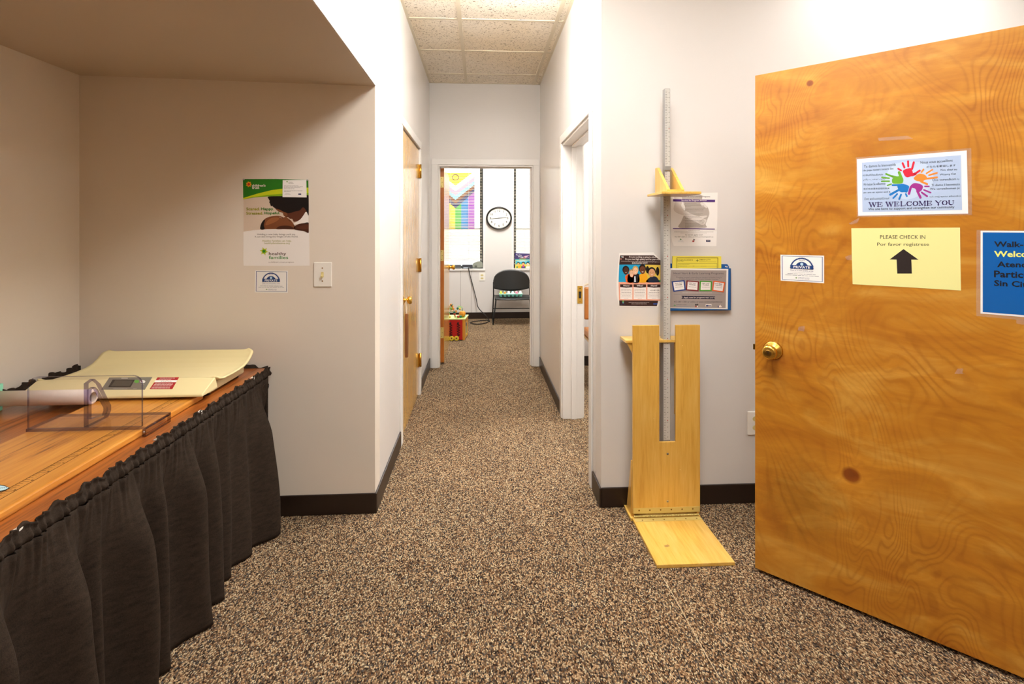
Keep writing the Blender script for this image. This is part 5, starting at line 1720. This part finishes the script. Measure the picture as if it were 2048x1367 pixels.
for a0 in (0.078, 0.176):
    zig = []
    for q in range(12):
        zig.append(qp(a0 + (0.018 if q % 2 else -0.014), -0.0005, 0.225 - q * 0.0155))
    m.tube([qp(a0 + 0.006, -0.0005, 0.212), qp(a0 + 0.010, -0.0005, 0.228), qp(a0, -0.0005, 0.232)] + zig[1:], 0.0085, M('#17100e', 0.5), 6)
link('zigzag_groove', m, fp)
for a0 in (0.104, 0.166):
    m = MB()
    p = qp(a0, -0.001, 0.030)
    m.lathe([(0.030, 0), (0.031, 0.004), (0.031, 0.012), (0.027, 0.016), (0.012, 0.016), (0.010, 0.012), (0, 0.012)], p, -QY, M('#e8cf3a', 0.35), 24)
    m.lathe([(0.011, 0.0125), (0.010, 0.0145), (0, 0.015)], p, -QY, M('#7a4a30', 0.4), 14)
    link('wheel', m, cu)
m = MB()
qbox(m, -0.003, 0.09, 0.05, 0.001, 0.18, 0.21, M('#c8b070', 0.4)); 
m.ball(qp(-0.006, 0.10, 0.19), (0.006, 0.026, 0.028), M('#5c5470', 0.4)); m.ball(qp(-0.006, 0.13, 0.055), (0.006, 0.02, 0.014), M('#ecd34a', 0.4))
m.box(-0.004, 0.10, 0.075, -0.0005, 0.16, 0.165, M('#8aa06a', 0.4), lambda p: qp(p.x, p.y, p.z))
link('side_track', m, cu)
m = MB(); qbox(m, -0.006, -0.006, QH - 0.008, QW + 0.006, QW + 0.006, QH + 0.006, M('#e2e4a4', 0.4))
m.prism([(0.01, 0.02), (0.12, 0.01), (0.16, 0.14), (0.08, 0.27), (0.012, 0.26)], QH + 0.0062, QH + 0.0075, lambda a, b, w: qp(a, b, w), M('#8fc25a', 0.4))
m.prism([(0.012, 0.18), (0.07, 0.20), (0.06, 0.28), (0.012, 0.28)], QH + 0.0076, QH + 0.009, lambda a, b, w: qp(a, b, w), M('#6fb8c4', 0.4))
top = link('lid_board', m, cu, bevel=0.003)
def arc(m, a0, b0, a1, b1, h, mt, r=0.0036, sw=0.0):
    pts = []
    for i in range(19):
        f = i / 18
        pts.append(qp(a0 + (a1 - a0) * f + sw * sin(f * 2 * pi), b0 + (b1 - b0) * f, QH + 0.006 + h * sin(pi * f) ** 0.8))
    m.tube(pts, r, mt, 7)
    return pts
WC = {'red': M('#c83a34', 0.3), 'green': M('#3f9a44', 0.3), 'mint': M('#9fdcb8', 0.3), 'blue': M('#3a6ab8', 0.3)}
m = MB(); p1 = arc(m, 0.13, 0.06, 0.245, 0.10, 0.165, WC['red']); link('bead_wire', m, top)
m = MB(); p2 = arc(m, 0.14, 0.16, 0.25, 0.18, 0.13, WC['green'], sw=0.03); link('bead_wire', m, top)
m = MB(); p3 = arc(m, 0.035, 0.13, 0.17, 0.20, 0.145, WC['mint'], sw=0.02); link('bead_wire', m, top)
BC = ['#e8902c', '#c22f2a', '#1f6e58', '#e9d43c', '#8fbf3a', '#f0a83a', '#e2c8a8']
for pp, idx in ((p1, (2, 4, 6, 7, 9, 12, 14, 16)), (p2, (1, 3, 5, 13, 15, 17)), (p3, (1, 2, 4, 14, 16))):
    for n_, i in enumerate(idx):
        m = MB(); m.ball(pp[i], (0.015, 0.015, 0.0165), M(BC[(n_ * 3 + i) % 7], 0.3), 12, 8); link('bead', m, top)
m = MB()
for q in range(7):
    a_ = q * 2 * pi / 7
    m.ball(qp(0.050 + 0.018 * cos(a_), 0.12 + 0.018 * sin(a_), QH + 0.046), (0.026, 0.026, 0.038), M('#e39a2c', 0.35), 12, 10)
m.tube([qp(0.050, 0.12, QH + 0.08), qp(0.053, 0.12, QH + 0.10), qp(0.044, 0.12, QH + 0.115)], 0.005, M('#4f8a3a', 0.4), 7)
link('pumpkin_spinner', m, top)
m = MB()
m.prism([(0.035, 0.125), (0.075, 0.150), (0.12, 0.140), (0.09, 0.132), (0.075, 0.128)], 0.118, 0.122, lambda a, b, w: qp(a, w, QH + 0.006 + b - 0.005), M('#bfe8a8', 0.4))
link('leaf_shape', m, top)
m = MB()
m.box(0.226, 0.03, QH + 0.006, 0.252, 0.045, QH + 0.125, M('#4f9a3a', 0.4), lambda p: qp(p.x, p.y, p.z))
link('leaf_shape', m, top)
for p_, r_, c_ in (((0.062, 0.06, QH + 0.022), 0.017, '#1f6e58'), ((0.092, 0.055, QH + 0.022), 0.017, '#c22f2a'), ((0.20, 0.05, QH + 0.02), 0.015, '#e9d43c')):
    m = MB(); m.ball(qp(*p_), r_, M(c_, 0.3)); link('bead', m, top)


# ---- cord from the sill to a loop on the carpet
def px5(u, v):
    return (860 + u / 5.695, 500 + v / 5.695)
pts = [onY(*px5(437, 176), YW - 0.012), onY(*px5(440, 205), YW - 0.030), onY(*px5(452, 270), YW - 0.02), onY(*px5(474, 350), YW - 0.02), onY(*px5(503, 460), YW - 0.025), onY(*px5(530, 570), YW - 0.04),
       onY(*px5(546, 645), YW - 0.07), onY(*px5(585, 695), YW - 0.10), onY(*px5(640, 750), YW - 0.13)]
loop = [(668, 788), (682, 803), (660, 816), (600, 836), (530, 842), (468, 832), (462, 822), (520, 808), (590, 800), (650, 797), (676, 800), (672, 812)]
pts += [onZ(*px5(u, v), 0.008 + 0.003 * (i % 3 == 2)) for i, (u, v) in enumerate(loop)]
def smooth(P, n=5):
    out = []
    for i in range(len(P) - 1):
        a, b, c_, d = P[max(i - 1, 0)], P[i], P[i + 1], P[min(i + 2, len(P) - 1)]
        for k_ in range(n):
            t = k_ / n
            out.append(0.5 * ((2 * b) + (c_ - a) * t + (2 * a - 5 * b + 4 * c_ - d) * t * t + (3 * b - a - 3 * c_ + d) * t ** 3))
    return out + [P[-1]]
pts[0] = Vector((pts[0].x, YW - 0.004, ZW0 + 0.012))
m = MB(); m.tube(smooth(pts), 0.0065, M('#141211', 0.5), 7)
cd = link('extension_cord', m, None, label='black cord dropping from the window sill to a loop on the carpet', cat='cord')

# ---- things on the sills
def sillbox(u0, v0, u1, v1, y, d, mt, name, label, cat, top=None):
    a, b = onY(*px5(u0, v0), y), onY(*px5(u1, v1), y)
    t = thing(name, ((a.x + b.x) / 2, y + d / 2, ZW0), label, cat)
    m = MB(); m.box(a.x, y, ZW0 + 0.001, b.x, y + d, a.z, mt); link('case', m, t, bevel=0.004)
    return t, a, b
t, a, b = sillbox(366, 166, 484, 198, YW + 0.02, 0.07, M('#3d4149', 0.35), 'router_box', 'dark slate box with a pale strip on the left window sill', 'device')
m = MB(); m.box(a.x + 0.02, YW + 0.0185, ZW0 + 0.008, b.x - 0.05, YW + 0.020, ZW0 + 0.02, M('#b9c4d2', 0.3)); link('light_strip', m, t)
t, a, b = sillbox(180, 168, 352, 198, YW + 0.03, 0.06, M('#5b5f63', 0.4), 'sill_case', 'low grey box on the left window sill behind the door knob', 'box')
m = MB(); m.box(a.x, YW + 0.03, ZW0 + 0.0415, b.x, YW + 0.09, ZW0 + 0.045, M('#8a8d8c', 0.4)); link('lid', m, t)
sp = [px5(*p) for p in ((486, 198), (486, 160), (500, 145), (545, 128), (585, 128), (598, 150), (602, 198))]
P2 = [onY(x, y, YW + 0.02) for x, y in sp]
dv = thing('desk_radio', (P2[3].x, YW + 0.05, ZW0), 'grey green slope-backed device at the right end of the left window sill', 'device')
m = MB(); m.prism([(p.x, max(p.z, ZW0 + 0.001)) for p in P2], YW + 0.02, YW + 0.09, lambda a, b, w: Vector((a, w, b)), M('#8f9488', 0.45)); link('case', m, dv, bevel=0.004)
m = MB(); m.box(P2[0].x + 0.03, YW + 0.0185, ZW0 + 0.02, P2[0].x + 0.07, YW + 0.0198, ZW0 + 0.05, M('#5c6058', 0.4)); link('speaker_grille', m, dv)

# ---- picture books
Gc = crop(1000, 490, 12.43)
def book(name, pts_px, y, d, mt, label, pages, extra=None):
    P = [onY(*Gc(u, v), y) for u, v in pts_px]
    dz = ZW0 + 0.001 - min(p.z for p in P)
    P = [Vector((p.x, p.y, p.z)) for p in P]
    for p in P[2:]:
        p.z = ZW0 + 0.001
    t = thing(name, ((P[0].x + P[1].x) / 2, y + d / 2, ZW0), label, 'book', 'picture books on the right window sill')
    m = MB(); m.prism([(p.x, p.z) for p in P], y, y + 0.002, lambda a, b, w: Vector((a, w, b)), mt)
    m.prism([(p.x, p.z) for p in P], y + d - 0.002, y + d, lambda a, b, w: Vector((a, w, b)), mt)
    m.box(P[3].x, y + 0.002, ZW0 + 0.001, P[3].x + 0.003, y + d - 0.002, P[0].z, mt)
    cv = link('cover', m, t)
    m = MB(); m.box(P[3].x + 0.003, y + 0.002, ZW0 + 0.004, P[2].x - 0.003, y + d - 0.002, min(P[0].z, P[1].z) - 0.003, M('#efe9dc', 0.7)); link('pages', m, t)
    S = Sheet((0, y, 0), (0, -1, 0), Gc, step=0.0006, lift=0.0005)
    extra(S)
    S.done('cover_art', None, None, None, t)
    return t
def art1(S):
    w = ink('#f2f0f4')
    S.text('The Day', 398, 226, 545, 262, w, 1, 0.02, 0.05); S.text('Wishes', 448, 268, 580, 302, w, 1, 0.02, 0.05); S.text('in the', 525, 300, 575, 320, w, 1, 0.02)
    S.poly([(590, 315), (582, 290), (610, 270), (735, 250), (640, 310)], ink('#e8b8d0'), 1); S.ell(602, 298, 18, 20, ink('#d87a8a'), 2)
    S.fine(640, 318, 715, 12, w, 1, -0.1)
    S.rect(376, 345, 748, 375, ink('#3fb0b4'), 1); S.rect(480, 333, 640, 348, ink('#e2d84a'), 1)
def art2(S):
    S.poly([(385, 378), (746, 374), (748, 470), (384, 476)], ink('#4fc0d2'), 1); S.poly([(385, 385), (600, 378), (700, 400), (500, 410)], ink('#bfe6ee'), 2); S.ell(710, 408, 40, 22, ink('#2f9ab8'), 2)
    for cx_, cy_, sk_, hr_ in ((455, 470, '#f2c878', '#3a2a20'), (580, 462, '#eab87a', '#241812'), (690, 470, '#f4d8b8', '#1f1a18')):
        S.ell(cx_, cy_ - 8, 44, 42, ink(hr_), 3, 16); S.ell(cx_, cy_ + 8, 34, 34, ink(sk_), 4, 16)
        S.ell(cx_ - 11, cy_ + 4, 4, 4, ink('#241812'), 5, 6); S.ell(cx_ + 12, cy_ + 4, 4, 4, ink('#241812'), 5, 6)
    S.poly([(400, 568), (410, 520), (520, 500), (525, 568)], ink('#f0b432'), 5); S.poly([(524, 568), (530, 515), (632, 515), (638, 568)], ink('#2f7a58'), 5); S.ell(580, 520, 26, 26, ink('#d8348a'), 6, 14)
    S.poly([(545, 568), (548, 545), (615, 545), (618, 568)], ink('#4a2a8a'), 6); S.poly([(645, 568), (655, 520), (735, 520), (745, 568)], ink('#f3e9df'), 5); S.ell(425, 545, 26, 20, ink('#3f9a6a'), 6, 12)
book('picture_book', [(366, 194), (748, 214), (748, 568), (366, 568)], YW + 0.062, 0.012, M('#45396f', 0.35), 'purple night sky picture book standing behind the other on the right sill', 0, art1)
book('picture_book', [(376, 372), (752, 366), (752, 572), (376, 572)], YW + 0.040, 0.012, M('#f0d658', 0.35), 'yellow and teal picture book with three children in front on the right sill', 0, art2)
def art3(S):
    S.rect(772, 384, 792, 405, ink('#b8342e'), 1); S.rect(770, 510, 796, 568, ink('#5a8a3a'), 1)
book('picture_book', [(762, 372), (1010, 372), (1010, 572), (762, 572)], YW + 0.050, 0.012, M('#f0eeea', 0.4), 'white picture book at the far right of the sill, mostly hidden by the door frame', 0, art3)

# ================================================================== SIDE ROOM CHAIR
VIN = M('#b4702c', 0.38, 0, 0.15, 0.5, 0.06)
GOLD = M('#c9a468', 0.3, 0.6)
cr = thing('waiting_chair', (1.20, 4.8, 0), 'tan vinyl padded chair with pale metal frame inside the side room doorway', 'chair')
VX0, VX1 = 0.965, 1.445
m = MB(); m.box(VX0 + 0.012, 4.50, 0.405, VX1 - 0.012, 4.94, 0.475, VIN); link('seat', m, cr, bevel=0.02, seg=4)
m = MB(); m.box(VX0 + 0.03, 4.965, 0.535, VX1 - 0.03, 5.005, 0.850, VIN); link('backrest', m, cr, bevel=0.018, seg=4)
m = MB()
bk_ = [(VX0, 4.985, 0.39), (VX0, 4.985, 0.78)] + [(VX0 + 0.08 - 0.08 * cos(a_), 4.985, 0.80 + 0.08 * sin(a_)) for a_ in [pi / 2 * i / 6 for i in range(7)]]
bk_ += [(VX1 - 0.08 + 0.08 * sin(a_), 4.985, 0.80 + 0.08 * cos(a_)) for a_ in [pi / 2 * i / 6 for i in range(7)]] + [(VX1, 4.985, 0.78), (VX1, 4.985, 0.39)]
m.tube(bk_, 0.011, M('#d8cdb8', 0.3, 0.3), 10); link('back_frame', m, cr)
m = MB(); m.box(VX0 + 0.004, 4.49, 0.385, VX1 - 0.004, 4.97, 0.405, GOLD); link('seat_frame', m, cr, bevel=0.004)
for x in (VX0 + 0.012, VX1 - 0.012):
    for y0_, y1_ in ((4.50, 4.48), (4.975, 5.03)):
        m = MB(); m.tube([(x, y0_, 0.395), (x, y1_, 0.0)], 0.011, GOLD, 10); link('leg', m, cr)

# carpet seam threads
m = MB()
sm_ = [onZ(x, y, 0.002) for x, y in ((1318, 1142), (1332, 1165), (1350, 1196), (1372, 1236), (1396, 1280), (1420, 1322), (1446, 1366))]
m.tube(smooth(sm_, 6), 0.0012, M('#d9c6a4', 0.8), 5)
link('seam_thread', m, None, label='pale loose thread along the carpet seam in front of the height board', cat='thread')
